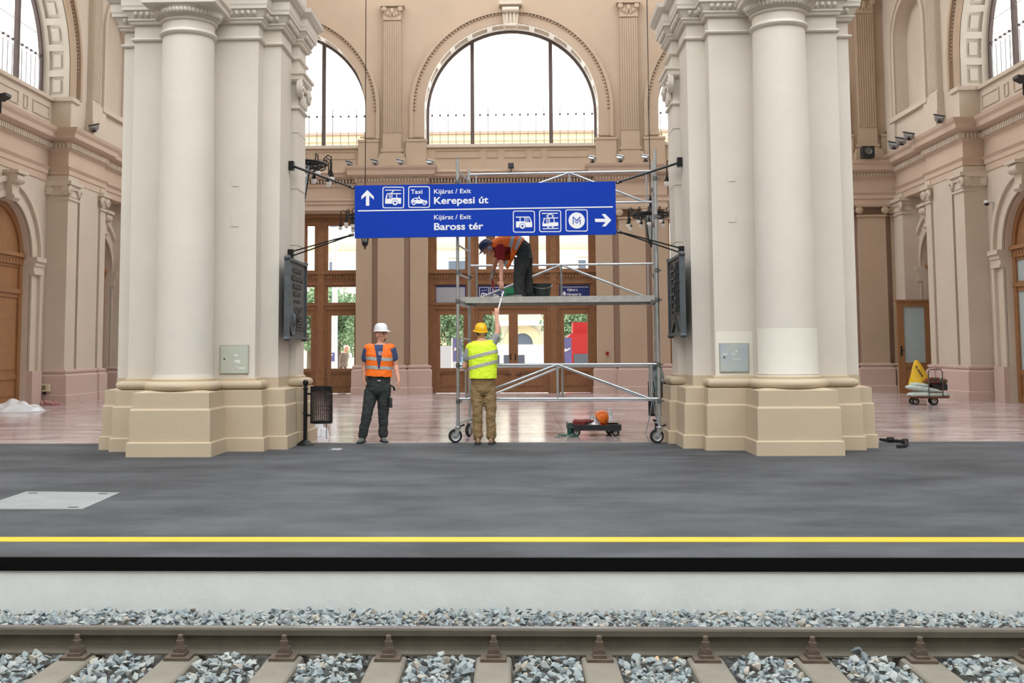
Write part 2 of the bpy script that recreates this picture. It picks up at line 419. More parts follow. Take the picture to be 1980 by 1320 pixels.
for (y0, y1, dx) in ((6.665, 7.66, .040), (5.22, 6.505, .042)):
    yy = y0
    while yy < y1:
        xx = -4.3
        while xx < 4.3:
            px_, py_ = xx+rnd.uniform(-.6, .6)*dx, yy+rnd.uniform(-.6, .6)*dx
            r = rnd.uniform(.016, .033) if rnd.random() < .8 else rnd.uniform(.03, .042)
            if y0 > 6: r *= .95
            if py_ < 7.655-r and py_ > y0 and py_ < y1:
                if (y0 > 6 and (py_ > 7.2 or slp_clear(px_, py_, r) or py_ > 6.85)) or (y0 < 6 and slp_clear(px_, py_, r)):
                    cands.append((px_, py_, r))
            xx += dx
        yy += dx
def stone_tf(px_, py_, r):
    z = ground_h(px_, py_)+rnd.uniform(-.012, .02)
    R = Matrix.Rotation(rnd.uniform(0, 6.28), 3, 'Z') @ Matrix.Rotation(rnd.gauss(0, .5), 3, 'X') @ Matrix.Rotation(rnd.gauss(0, .5), 3, 'Y')
    return Vector((px_, py_, z)), R
vis = [c for c in cands if 5.87 < c[1] and abs(c[0]) < c[1]*.485]
vis.sort(key=lambda c: -c[2]/c[1])
big = set(vis[:300])
meshes = []
for i, (vs, fs) in enumerate(shapes):
    for j, m in enumerate(M_ST[:4]):
        me = bpy.data.meshes.new('stone'); me.from_pydata([tuple(v) for v in vs], [], fs); me.materials.append(m); meshes.append(me)
SV = []; SF = []; SM = []
for c in cands:
    p, R = stone_tf(*c)
    mi = rnd.choices((0, 1, 2, 3), (5, 5, 2, 1.2))[0]
    if c in big:
        o = bpy.data.objects.new('stone', meshes[rnd.randrange(14)*4+mi]); C.objects.link(o); o.parent = bal
        o.location = p+Vector((0, 0, .008)); o.rotation_euler = R.to_euler(); o.scale = (c[2],)*3
    else:
        vs, fs = shapes[rnd.randrange(14)]; n = len(SV)
        SV += [tuple(R @ (v*c[2])+p) for v in vs]; SF += [tuple(n+i for i in f) for f in fs]; SM += [mi]*len(fs)
me = bpy.data.meshes.new('gravel'); me.from_pydata(SV, [], SF)
for m in M_ST[:4]: me.materials.append(m)
me.polygons.foreach_set('material_index', SM)
o = bpy.data.objects.new('gravel', me); C.objects.link(o); o.parent = bal; o['kind'] = 'stuff'
def loose(px, py, r, mi, lab, Z=-.33):
    p = gd(px, py, Z); vs, fs = shapes[(px*7) % 14]
    o = bpy.data.objects.new('stone', bpy.data.meshes.new('stone')); o.data.from_pydata([tuple(v*r) for v in vs], [], fs); o.data.materials.append(M_ST[mi]); C.objects.link(o)
    o.location = p; o.rotation_euler = (.3, .2, px); o.parent = bal; o['label'] = lab
loose(1657, 1254, .052, 2, 'large blue-grey stone resting against the rail', -.31)
loose(1931, 1180, .034, 3, 'brown stone on top of the gravel by the platform face', -.36)
for (a, b, r) in ((1184, 1259, .028), (1230, 1256, .022), (1270, 1253, .036), (1292, 1264, .034), (1268, 1276, .034), (1236, 1267, .02), (1306, 1273, .03), (1187, 1290, .02)):
    loose(a, b, r, 4, 'ochre stone among the grey ones', -.36)
# --- manhole cover
mh = MB(); q = [gd(52, 951), gd(233, 953), gd(160, 985), gd(-20, 985)]
q = [Vector((-5.08, 11.22, 0)), Vector((-4.07, 11.13, 0)), Vector((-3.99, 9.98, 0)), Vector((-5.0, 9.98, 0))]
mh.add([(v.x, v.y, .0) for v in q]+[(v.x, v.y, .008) for v in q], [(0, 1, 2, 3), (4, 5, 6, 7), (0, 1, 5, 4), (1, 2, 6, 5), (2, 3, 7, 6), (3, 0, 4, 7)])
mhc = empty('manhole_cover', (-4.5, 10.6, 0), label='pale concrete square manhole cover set in the dark asphalt', cat='manhole cover')
mh.build('cover_slab', mat('cover_concrete', (144, 147, 147), .8, var=.1, vscale=3), mhc)
for (a, b) in ((-4.95, 11.08), (-4.2, 11.02), (-4.12, 10.08), (-4.87, 10.08)):
    MB().box(a-.045, a+.045, b-.02, b+.02, .006, .0095).build('lifting_slot', M_RUB, mhc)

# ================================================================== big pillars
def plan_poly(cx, boxes_right):
    """boxes: list of (halfwidth, yfront) from front to rear, rear y"""
    R = []
    for i, (h, y) in enumerate(boxes_right[:-1]):
        R.append((cx+h, y))
        R.append((cx+h, boxes_right[i+1][1]))
    hb, yb = boxes_right[-1]
    out = R
    L = [(2*cx-x, y) for (x, y) in reversed(R)]
    return L+out     # front going left->right then rear; ccw seen from above? fixed by caller
def ccw(p):
    a = sum(p[i][0]*p[(i+1) % len(p)][1]-p[(i+1) % len(p)][0]*p[i][1] for i in range(len(p)))
    p = list(p) if a > 0 else list(reversed(p))
    q = []
    for v in p:
        if not q or (abs(v[0]-q[-1][0])+abs(v[1]-q[-1][1])) > 1e-5: q.append(v)
    return q
egg_me = MB().sphere((0, 0, 0), 1, 8, sc=(.036, .03, .048)).mesh('egg', M_CREAM, smooth='all')
def big_pillar(cx, inner, lab):
    root = empty('pillar', (cx, 16, 0), kind='structure', label=lab)
    hb, hc = .94, 1.21; hin = .1          # half widths of steps; inner pilaster projection
    yA, yB_, yC, yR = 15.06, 15.86, 16.18, 17.75
    s = inner                              # +1 inner side at larger x, -1 at smaller x
    # C block with a shallow pilaster on the side facing the passage
    def cplan():
        P = [(-hb, yB_), (hb, yB_), (hb, yC), (hc, yC), (hc, 16.95), (hc-.03, 16.95), (hc-.03, 17.02), (hc+hin, 17.02), (hc+hin, 17.62), (hc, 17.62), (hc, yR), (-hc, yR), (-hc, yC), (-hb, yC)]
        return ccw([(cx+s*x, y) for x, y in P])
    def aplan():
        P = [(-.40, yA), (.40, yA), (.40, yB_), (hb, yB_), (hb, yC), (hc, yC), (hc, 17.0), (hc+hin, 17.0), (hc+hin, 17.65), (hc, 17.65), (hc, yR), (-hc, yR), (-hc, yC), (-hb, yC), (-hb, yB_), (-.40, yB_)]
        return ccw([(cx+s*x, y) for x, y in P])
    base = [(.19, 0), (.19, .185), (.175, .20), (.16, .20), (.16, .63), (.145, .655), (.135, .655), (.135, .87), (.0, .90)]
    MB().sweep(aplan(), base).build('plinth', M_BEIGE, root, label='beige painted stepped plinth')
    # plain beige band behind torus (C) up to 1.03
    MB().sweep(cplan(), [(.006, .85), (.006, 1.05), (0, 1.05)], cap=False).build('plinth_band', M_BEIGE, root)
    # torus on B
    bp = ccw([(cx-hb, yB_), (cx+hb, yB_), (cx+hb, yC+.02), (cx-hb, yC+.02)])
    tor = [(.02, .87)]+[(.06+.07*math.cos(a), .95+.062*math.sin(a)) for a in [(-PI/2+PI*i/8) for i in range(9)]]+[(.03, 1.015), (.03, 1.04), (0, 1.06)]
    MB().sweep(bp, tor, cap=False).build('torus', M_BEIGE, root, smooth=True)
    cc = (cx, yA+.42, 0)
    MB().lathe([(.42, .87)]+[(.46+.085*math.cos(a), .955+.066*math.sin(a)) for a in [(-PI/2+PI*i/8) for i in range(9)]]+[(.45, 1.02), (.45, 1.05), (.42, 1.075)], cc, 48).build('column_torus', M_BEIGE, root, smooth=True)
    ip = ccw([(cx+s*(hc-.02), 17.02), (cx+s*(hc+hin), 17.02), (cx+s*(hc+hin), 17.62), (cx+s*(hc-.02), 17.62)])
    MB().sweep(ip, tor, cap=False).build('inner_torus', M_BEIGE, root, smooth=True)
    # shafts
    MB().sweep(cplan(), [(0, 1.0), (0, 9.5)]).build('pier_shaft', M_CREAM, root)
    shaft = [(.425, 1.07), (.415, 1.12)]+[(.415-.045*(t/10)**1.4, 1.12+t*.47) for t in range(11)]+[(.368, 5.98), (.40, 6.0), (.415, 6.03), (.40, 6.06), (.372, 6.08), (.37, 6.19)]
    MB().lathe(shaft, cc, 56).build('column_shaft', M_CREAM, root, smooth=True)
    # capital of the column
    cap = empty('column_capital', (0, 0, 0), parent=root)
    z = 6.19
    MB().lathe([(.37, z), (.40, z+.012), (.41, z+.03), (.39, z+.045), (.39, z+.055), (.41, z+.06), (.50, z+.17), (.51, z+.18), (.3, z+.18)], cc, 48).build('echinus', M_CREAM, cap, smooth=True)
    for i in range(26):
        a = PI+PI*(i+.5)/26*1.0
        o = bpy.data.objects.new('egg', egg_me); C.objects.link(o); o.parent = cap
        o.location = Vector((cc[0]+.465*math.cos(a), cc[1]+.465*math.sin(a), z+.115))-wloc(cap); o.rotation_euler = (.5, 0, a+PI/2)
    MB().sweep(ccw([(cx-.5, cc[1]-.5), (cx+.5, cc[1]-.5), (cx+.5, yB_), (cx-.5, yB_)]), [(0, z+.18), (.03, z+.2), (.03, z+.26), (.06, z+.30), (.06, z+.34), (0, z+.34), (0, 9.5)]).build('abacus', M_CREAM, cap)
    # band of mouldings round the pier
    ent = empty('entablature', (0, 0, 0), parent=root)
    MB().sweep(cplan(), [(0, 6.08), (.035, 6.09), (.045, 6.11), (.035, 6.13), (.0, 6.14)], cap=False).build('astragal', M_CREAM, ent)
    MB().sweep(cplan(), [(.005, 6.33), (.05, 6.34), (.06, 6.37), (.085, 6.39), (.085, 6.41), (.06, 6.415), (.075, 6.43), (.12, 6.52), (.15, 6.53), (.15, 6.57), (.16, 6.60), (.16, 6.72), (.19, 6.74), (.24, 6.80), (.25, 6.86), (.0, 6.87)], cap=False).build('cornice', M_CREAM, ent)
    # eggs along visible mouldings
    cp = cplan(); n = len(cp)
    for i in range(n):
        a = Vector(cp[i]); b = Vector(cp[(i+1) % n]); d = (b-a); L = d.length; d.normalize(); nn = Vector((d.y, -d.x))
        if nn.y > .5 or L < .2: continue
        if nn.x*s < -.5: continue
        k = max(1, round(L/.088))
        for j in range(k):
            p = a+d*(L*(j+.5)/k)+nn*.105
            if abs(p.x-cx) < .47 and p.y < yB_: continue
            o = bpy.data.objects.new('egg', egg_me); C.objects.link(o); o.parent = ent
            o.location = Vector((p.x, p.y, 6.472))-wloc(ent); o.rotation_euler = (.6, 0, math.atan2(d.y, d.x))
    # ionic capital on the inner pilaster
    ic = empty('ionic_capital', (0, 0, 0), parent=root)
    xi = cx+s*(hc+hin)
    MB().sweep(ip, [(0, 5.28), (.03, 5.29), (.04, 5.31), (.03, 5.33), (0, 5.34)], cap=False).build('necking_ring', M_CREAM, ic)
    MB().sweep(ip, [(0, 5.70), (.06, 5.73), (.09, 5.76), (.09, 5.82), (.12, 5.84), (.12, 5.88), (.004, 5.88), (.004, 6.1)], cap=False).build('capital_block', M_CREAM, ic)
    for yy in (17.0, 17.62):
        v = MB()
        pts = []
        for t in range(36):
            a = t/35*3.6*PI; r = .15*(1-t/38)
            pts.append((xi+s*.06, yy+r*math.cos(a+PI/2)*1., 5.62+r*math.sin(a+PI/2)))
        v.path(pts, .022, 6); v.lathe([(.001, -.03), (.14, -.03), (.15, 0), (.14, .035), (.04, .04), (.03, .07), (.001, .07)], (xi+s*.03, yy, 5.62), 20, ax=(s, 0, 0))
        v.build('volute', M_CREAM, ic, smooth=True)
    for yy in [17.1+.06*j for j in range(8)]:
        MB().sphere((xi+s*.04, yy, 5.66), .03, 8, sc=(1, .8, 1.2)).build('egg', M_CREAM, ic, smooth='all')
    leaf = MB()
    for j in range(5):
        yy = 17.08+.12*j
        leaf.sphere((xi+s*.025, yy, 5.47), .05, 8, sc=(.5, .7, 2.4))
    leaf.build('leaf_row', M_CREAM, ic, smooth='all')
    # recessed joints on the inner pilaster are visible lines
    for zz in (2.2, 3.1, 4.0, 4.9):
        MB().sweep(ip, [(.002, zz), (.002, zz+.012)], cap=False).build('block_joint', mat('joint_shadow', (150, 142, 128), .9), root)
    # small painted-over wall plates
    yf = yB_
    for (dx, zz) in ((s*-.0+.62, 3.95), (.62, 3.35)):
        o = MB(); X0 = cx-.65 if inner < 0 else cx+.62
        o.box(X0-.055, X0+.055, yf-.008, yf+.01, zz-.07, zz+.07); o.build('painted_over_plate', M_CREAM, root)
    return root
PL = big_pillar(-4.78, +1, 'big cream pillar left of the workers on a beige plinth')
PR = big_pillar(3.80, -1, 'big cream pillar right of the scaffold with fresh white patches')
# patches of fresh paint, right pillar
yf = 15.86
pt = MB().box(2.88, 3.40, yf-.003, yf+.01, 1.055, 1.69); pt.build('paint_patch', M_PATCH, PR, label='rectangle of fresh white paint')
MB().lathe([(.4265, 1.085), (.4185, 1.13), (.4165, 1.72)], (3.80, 15.48, 0), 40, a0=PI*1.02, a1=PI*1.98, caps=False).build('paint_patch', M_PATCH, PR, label='fresh white paint round the column foot', smooth='all')
# access panels
def access_panel(cx, z0, col, lab, extra):
    p = empty('access_panel', (cx, yf, z0), label=lab, cat='panel')
    w_ = .4
    MB().box(cx-w_/2-.012, cx+w_/2+.012, yf-.018, yf-.004, z0-.012, z0+w_+.012).build('frame', mat('panel_frame', (168, 168, 158), .6), p)
    MB().box(cx-w_/2, cx+w_/2, yf-.03, yf-.012, z0, z0+w_).build('hatch_door', col, p)
    MB().lathe([(.012, 0), (.012, .008), (.001, .009)], (cx-w_*.36, yf-.03, z0+w_*.52), 8, ax=(0, -1, 0)).build('key_lock', M_BLACK, p)
    for (u, v, a, b) in extra:
        m = MB().box(cx-w_/2+u*w_, cx-w_/2+(u+a)*w_, yf-.032, yf-.03, z0+v*w_, z0+(v+b)*w_); m.build('sticker_remnant', mat('sticker_white', (225, 228, 222), .6), p)
access_panel(-4.14, 1.12, mat('greenish_grey_panel', (186, 190, 176), .6, var=.04, vscale=6), 'greenish grey square access panel on the left pillar', [(.5, .62, .14, .06), (.52, .40, .2, .08), (.6, .36, .12, .03), (.68, .16, .2, .05), (.55, .22, .1, .02)])
access_panel(3.13, 1.11, mat('blue_grey_smeared_panel', (158, 172, 190), .5, vscale=4, col2=(186, 190, 176)), 'blue-grey paint-smeared access panel on the white patch', [(.1, .62, .16, .03), (.4, .62, .12, .03), (.55, .7, .05, .06), (.45, .44, .3, .015)])

# ================================================================== the hall walls
def arch_face(mb, f, u0, u1, z0, z1, cu, r, zs, zb, d, mi=0, n=40):
    """wall face in map f(u,z,d) between u0..u1, z0..z1, with an arch-headed hole (bottom zb)"""
    if zb > z0: mb.add([f(u0, z0, d), f(u1, z0, d), f(u1, zb, d), f(u0, zb, d)], [(0, 1, 2, 3)], mi)
    zb_ = max(zb, z0)
    mb.add([f(u0, zb_, d), f(cu-r, zb_, d), f(cu-r, z1, d), f(u0, z1, d)], [(0, 1, 2, 3)], mi)
    mb.add([f(cu+r, zb_, d), f(u1, zb_, d), f(u1, z1, d), f(cu+r, z1, d)], [(0, 1, 2, 3)], mi)
    for i in range(n):
        a0 = PI-PI*i/n; a1 = PI-PI*(i+1)/n
        x0, y0 = cu+r*math.cos(a0), zs+r*math.sin(a0); x1, y1 = cu+r*math.cos(a1), zs+r*math.sin(a1)
        mb.add([f(x0, y0, d), f(x1, y1, d), f(x1, z1, d), f(x0, z1, d)], [(0, 1, 2, 3)], mi)
def arch_strip(mb, f, cu, r0, r1, zs, zb, d0, d1, mi=0, n=40):
    """solid arched band (jambs + half ring) between radii r0<r1 and depths d0<d1"""
    pts = [(-1, zb)]+[(None, PI-PI*i/n) for i in range(n+1)]+[(1, zb)]
    vs = []
    for (k, a) in pts:
        for (r, d) in ((r0, d0), (r1, d0), (r1, d1), (r0, d1)):
            if k is None: vs.append(f(cu+r*math.cos(a), zs+r*math.sin(a), d))
            else: vs.append(f(cu+k*r, zb, d))
    fs = []
    for i in range(len(pts)-1):
        for k in range(4): fs.append((i*4+k, i*4+(k+1) % 4, (i+1)*4+(k+1) % 4, (i+1)*4+k))
    fs += [(0, 1, 2, 3), tuple((len(pts)-1)*4+k for k in range(4))]
    mb.add(vs, fs, mi)
def arch_map(f, cu, zs, zb):
    """map (s along the intrados from left jamb foot, across depth, height outward)"""
    jl = zs-zb
    def g(s, dd, h, r):
        if s < jl: return f(cu-r-h, zb+s, dd)
        t = (s-jl)/r
        if t < PI: return f(cu-(r+h)*math.cos(t), zs+(r+h)*math.sin(t), dd)
        return f(cu+r+h, zs-(s-jl-PI*r), dd)
    return g, jl
# window set in an arch (frame, mullions, panes)
M_WFR = mat('dark_window_iron', (96, 84, 82), .5, .2)
def arch_window(name, f, cu, r, zs, zb, d, m_at, parent=None):
    w_ = empty(name, (0, 0, 0), kind='structure') if parent is None else empty(name, (0, 0, 0), parent=parent)
    fr = MB(); arch_strip(fr, f, cu, r-.10, r, zs, zb, d-.05, d+.05, n=36)
    fr.fbox(lambda a, b, c: f(a, c, b), cu-r, cu+r, d-.05, d+.05, zb, zb+.07)
    fr.build('frame', M_WFR, w_)
    for m in m_at:
        h = zs+math.sqrt(max(0, (r-.08)**2-m*m))
        MB().fbox(lambda a, b, c: f(a, c, b), cu+m-.065, cu+m+.065, d-.06, d+.06, zb, h).build('mullion', M_WFR, w_)
    bars = MB(); k = -r+.2
    while k < r-.15:
        h = min(zs+math.sqrt(max(0, (r-.1)**2-k*k)), zs+.25)
        bars.fbox(lambda a, b, c: f(a, c, b), cu+k-.010, cu+k+.010, d-.01, d+.01, zb+.05, h)
        k += .275
    for z in (zb+1.2, zs+.95):
        hw = r if z < zs else math.sqrt(max(.01, r*r-(z-zs)**2))
        bars.fbox(lambda a, b, c: f(a, c, b), cu-hw, cu+hw, d-.01, d+.01, z-.006, z+.006)
    bars.build('glazing_bars', mat('thin_glazing_bar', (150, 146, 148), .5), w_)
    kk = -r+.2
    kn = MB()
    while kk < r-.15:
        kn.fbox(lambda a, b, c: f(a, c, b), cu+kk-.03, cu+kk+.03, d-.03, d+.03, zb+1.17, zb+1.23); kk += .275
    kn.build('bar_clips', M_WFR, w_)
    e = [-r+.05]+list(m_at)+[r-.05]
    for a, b in zip(e[:-1], e[1:]):
        poly = [(cu+a, zb+.05)]+[(cu+b, zb+.05)]
        for i in range(13):
            x = b+(a-b)*i/12; poly.append((cu+x, zs+math.sqrt(max(0.0001, (r-.06)**2-x*x))))
        mb = MB(); tr = tessellate_polygon([[Vector((u, v, 0)) for u, v in poly]]); mb.add([f(u, v, d) for u, v in poly], [tuple(t) for t in tr])
        mb.build('pane', M_PANE, w_)
    return w_
def fB(u, z, d): return (u, YB+d, z)          # back wall map; d grows outwards (away from the viewer)
def fL(u, z, d): return (AX-12.44-d, u, z)     # left wall, u = distance, d grows into the wall
def fR(u, z, d): return (AX+12.44+d, u, z)
def coffers(f, cu, r, zs, zb, d0, d1, m, parent, side=False, every=True):
    """ribs and inner squares lying on a recessed intrados"""
    g, jl = arch_map(f, cu, zs, zb); L = 2*jl+PI*r
    nC = round(L/.72); w_ = d1-d0; ribs = MB()
    for (a, b) in ((d0, d0+.16*w_/.75), (d1-.16*w_/.75, d1)):
        ribs.fbox(lambda s_, y, h: g(s_, y, h, r), 0, L, a, b, 0, .08, n=60)
    for i in range(nC+1):
        s0 = max(0, L*i/nC-.09); s1 = min(L, L*i/nC+.09)
        ribs.fbox(lambda s_, y, h: g(s_, y, h, r), s0, s1, d0+.02, d1-.02, 0, .08, n=2)
    ribs.build('coffer_ribs', m, parent)
    for i in range(nC):
        s0 = L*(i+.5)/nC
        mb = MB(); hw = L/nC*.5-.19; dm = (d0+d1)/2; dw = w_*.5-.27*w_/.75
        mb.fbox(lambda s_, y, h: g(s_, y, h, r), s0-hw, s0+hw, dm-dw, dm+dw, .035, .08, n=2)
        mb.build('coffer', M_WALL if m is M_REV else m, parent)
R_, ZS, ZSILL = 2.92, 9.52, 8.30
bays = [(-1, AX-7.84+.02), (0, AX+.02), (1, AX+7.84+.02)]
M_REV = mat('daylit_reveal_white', (250, 248, 242), .7)  # window light on the arch ribs is put into this near-white colour
back = struct(MB().box(-13.4, 13.1, YB+.02, YB+.03, 15.9, 16.0), 'wall_back', M_WALL, label='tan plastered back wall of the hall with three arched windows')
wl = MB()
edges = [-14.2, AX-3.92, AX+3.92, 13.9]
for i, (k, c) in enumerate(bays):
    u0, u1 = edges[i], edges[i+1]
    # above
    arch_face(wl, fB, u0, u1, 6.05, 16.3, c, R_, ZS, ZSILL, 0)
    wl.add([fB(u0, 0, 0), fB(c-2.95, 0, 0), fB(c-2.95, 6.05, 0), fB(u0, 6.05, 0)], [(0, 1, 2, 3)])
    wl.add([fB(c+2.95, 0, 0), fB(u1, 0, 0), fB(u1, 6.05, 0), fB(c+2.95, 6.05, 0)], [(0, 1, 2, 3)])
    # lower reveals
    for sx_ in (-1, 1): wl.box(min(c+sx_*2.95, c+sx_*2.99), max(c+sx_*2.95, c+sx_*2.99), YB+.002, YB+.95, 0, 6.05)
    wl.box(c-2.95, c+2.95, YB+.002, YB+.95, 6.05, 6.1)
    # sill block
    wl.box(c-2.93, c+2.93, YB+.0, YB+.9, 8.2, 8.30)
    # outer skin so light cannot leak
    arch_face(wl, fB, u0, u1, 6.05, 16.3, c, R_+.08, ZS, ZSILL, .95)
    wl.box(u0, c-2.99, YB+.9, YB+.97, 0, 6.1); wl.box(c+2.99, u1, YB+.9, YB+.97, 0, 6.1)
wl.build('plaster', M_WALL, back)
for i, (k, c) in enumerate(bays):
    b = MB(); arch_strip(b, fB, c, R_+.08, R_+.12, ZS, ZSILL, 0, .94); b.build('arch_soffit', M_WALLS, back)
    coffers(fB, c, R_, ZS, ZSILL, 0.0, .80, M_REV, back)
    a = MB(); arch_strip(a, fB, c, R_+.0, R_+.37, ZS, ZSILL+.05, -.05, .02); arch_strip(a, fB, c, R_+.37, R_+.49, ZS, ZSILL+.22, -.12, .02); a.build('archivolt', M_WALL, back)
    # bead line
    bd = MB(); n = 84
    for j in range(n+1):
        t = PI*j/n; bd.sphere((c-(R_+.33)*math.cos(t), YB-.07, ZS+(R_+.33)*math.sin(t)), .042, 6)
    bd.build('bead_row', M_WALL, back, kind='stuff')
    arch_window('window_%d' % (i+1), fB, c, R_+.01, ZS, ZSILL, .86, (-1.34, 1.36))
    # keystone console
    ks = MB().prism([(-.22, 12.2), (.22, 12.2), (.30, 13.0), (-.30, 13.0)], lambda u, v, d: fB(c+u, v, d), -.25, 0); ks.box(c-.38, c+.38, YB-.36, YB, 13.0, 13.12)
    ks.lathe([(.001, -.27), (.1, -.27), (.11, 0), (.1, .27), (.001, .27)], (c, YB-.27, 12.82), 14, ax=(1, 0, 0)); ks.lathe([(.001, -.2), (.07, -.2), (.08, 0), (.07, .2), (.001, .2)], (c, YB-.24, 12.3), 12, ax=(1, 0, 0))
    for u in (-.12, 0, .12): ks.box(c+u-.03, c+u+.03, YB-.30, YB-.2, 12.35, 12.75)
    ks.build('keystone', M_WALLS, back)
    # panels under the sill
    for (a0, a1) in ((-2.55, -1.05), (-.85, -.45), (-.25, .5), (.7, 1.0), (1.2, 2.6)):
        pm = MB(); z0, z1 = 7.86, 8.12
        pm.box(c+a0, c+a1, YB-.02, YB, z0, z0+.02); pm.box(c+a0, c+a1, YB-.02, YB, z1-.02, z1); pm.box(c+a0, c+a0+.02, YB-.02, YB, z0, z1); pm.box(c+a1-.02, c+a1, YB-.02, YB, z0, z1)
        pm.build('sill_panel', M_WALL, back)
    MB().box(c-2.93, c+2.93, YB-.06, YB+.02, 8.22, 8.32).build('sill', M_WALLS, back)
# upper fluted pilasters
def pilaster_up(c):
    p = empty('pilaster', (c, YB, 0), parent=back)
    m = MB().box(c-.29, c+.29, YB-.16, YB, 8.66, 12.56)
    for j in range(8): x = c-.265+j*.0757; m.box(x-.016, x+.016, YB-.185, YB-.16, 8.72, 12.5)
    m.build('fluted_shaft', M_WALL, p)
    m = MB().box(c-.30, c+.30, YB-.2, YB, 12.56, 12.64).box(c-.30, c+.30, YB-.19, YB, 12.64, 13.02).box(c-.40, c+.40, YB-.27, YB, 13.02, 13.12)
    for sx_ in (-1, 1):
        m.lathe([(.001, -.03), (.09, -.03), (.1, 0), (.08, .04), (.001, .05)], (c+sx_*.27, YB-.22, 12.93), 12, ax=(0, -1, 0))
        for j in range(3): m.sphere((c+sx_*(.06+.09*j), YB-.2, 12.72+.05*j), .06, 8, sc=(.8, .5, 1.6))
    m.sphere((c, YB-.22, 12.85), .09, 8, sc=(.8, .5, 1.5)); m.build('capital', M_WALL, p, smooth=True)
    MB().box(c-.31, c+.31, YB-.17, YB, 8.16, 8.66).build('pedestal', M_WALL, p)
    m = MB().box(c-.36, c+.36, YB-.22, YB, 8.06, 8.16).box(c-.33, c+.33, YB-.2, YB, 7.98, 8.06).box(c-.42, c+.42, YB-.28, YB, 7.86, 7.98).box(c-.46, c+.46, YB-.3, YB, 7.55, 7.86)
    m.build('pilaster_base', M_WALL, p)
pc = [AX-3.98-7.82, AX-3.98, AX+3.98, AX+3.98+7.82]
for c in pc: pilaster_up(c)
for c in pc:      # impost blocks beside the pilasters
    for (a0, a1) in ((c-1.15, c-.46), (c+.46, c+1.15)):
        b = MB().box(a0, a1, YB-.1, YB, 7.55, 8.42).box(a0-.02, a1+.02, YB-.12, YB, 8.42, 8.50)
        for j in range(8): b.box(a0+.08+j*.07, a0+.12+j*.07, YB-.13, YB, 8.55, 8.60)
        b.build('impost_block', M_WALL, back)
# lower piers of the back wall with pilasters
def pier_back(c):
    p = empty('pier', (c, YB, 0), parent=back)
    MB().box(c-1.05, c+1.05, YB-.10, YB, .93, 6.3).build('pier_body', mat('darker_pier_body', (170, 144, 126), .85, var=.04, vscale=1), p)  # pier body coloured darker than the pilasters in front of it
    for (a, b, d) in ((-1.19, -.65, .22), (-.45, .42, .34), (.62, 1.19, .22)):
        m = MB().box(c+a, c+b, YB-d, YB, .93, 5.72)
        m.box(c+a-.04, c+b+.04, YB-d-.04, YB, 5.72, 5.78); m.box(c+a-.08, c+b+.08, YB-d-.09, YB, 6.04, 6.12)
        for e in (c+a+.02, c+b-.02): m.lathe([(.001, -.03), (.12, -.03), (.13, 0), (.1, .04), (.001, .06)], (e, YB-d-.05, 5.93), 14, ax=(0, -1, 0))
        m.build('pilaster', M_WALL, p)
        MB().sweep(ccw([(c+a, YB-d), (c+b, YB-d), (c+b, YB), (c+a, YB)]), [(.14, 0), (.14, .22), (.12, .24), (.12, .78), (.10, .80), (.06, .84), (.10, .88), (.10, .93), (0, .96)]).build('dado', M_PINK, p)
    # entablature broken forward
    E = ccw([(c-1.22, YB-.34), (c+1.22, YB-.34), (c+1.22, YB), (c-1.22, YB)])
    MB().sweep(E, [(-.04, 6.12), (-.04, 6.30), (.0, 6.32), (.0, 6.44), (.05, 6.50), (-.06, 6.50), (-.06, 6.96), (-.02, 7.0), (.02, 7.02), (.02, 7.16), (.10, 7.20), (.22, 7.24), (.24, 7.38), (.30, 7.46), (.32, 7.53), (-.3, 7.55)]).build('entablature', M_CORN, p)
    dn = MB()
    for j in range(24): x = c-1.22+.05+j*.1015; dn.box(x, x+.055, YB-.41, YB-.3, 7.04, 7.14)
    dn.build('dentil_row', M_WALLS, p)
for c in pc: pier_back(c)
# entablature between the piers
for i, (k, c) in enumerate(bays):
    u0, u1 = pc[i]+1.2, pc[i+1]-1.2
    m = MB()
    for (d, z0, z1) in ((.06, 6.12, 6.32), (.10, 6.32, 6.44), (.14, 6.44, 6.50), (.04, 6.5, 6.9), (.08, 6.9, 7.02), (.20, 7.16, 7.22), (.30, 7.22, 7.34), (.36, 7.34, 7.42)):
        m.box(u0, u1, YB-d, YB, z0, z1)
    m.build('entablature', M_CORN, back)
    dn = MB(); x = u0+.02
    while x < u1: dn.box(x, x+.055, YB-.15, YB, 7.03, 7.14); x += .105
    dn.build('dentil_row', M_WALLS, back)
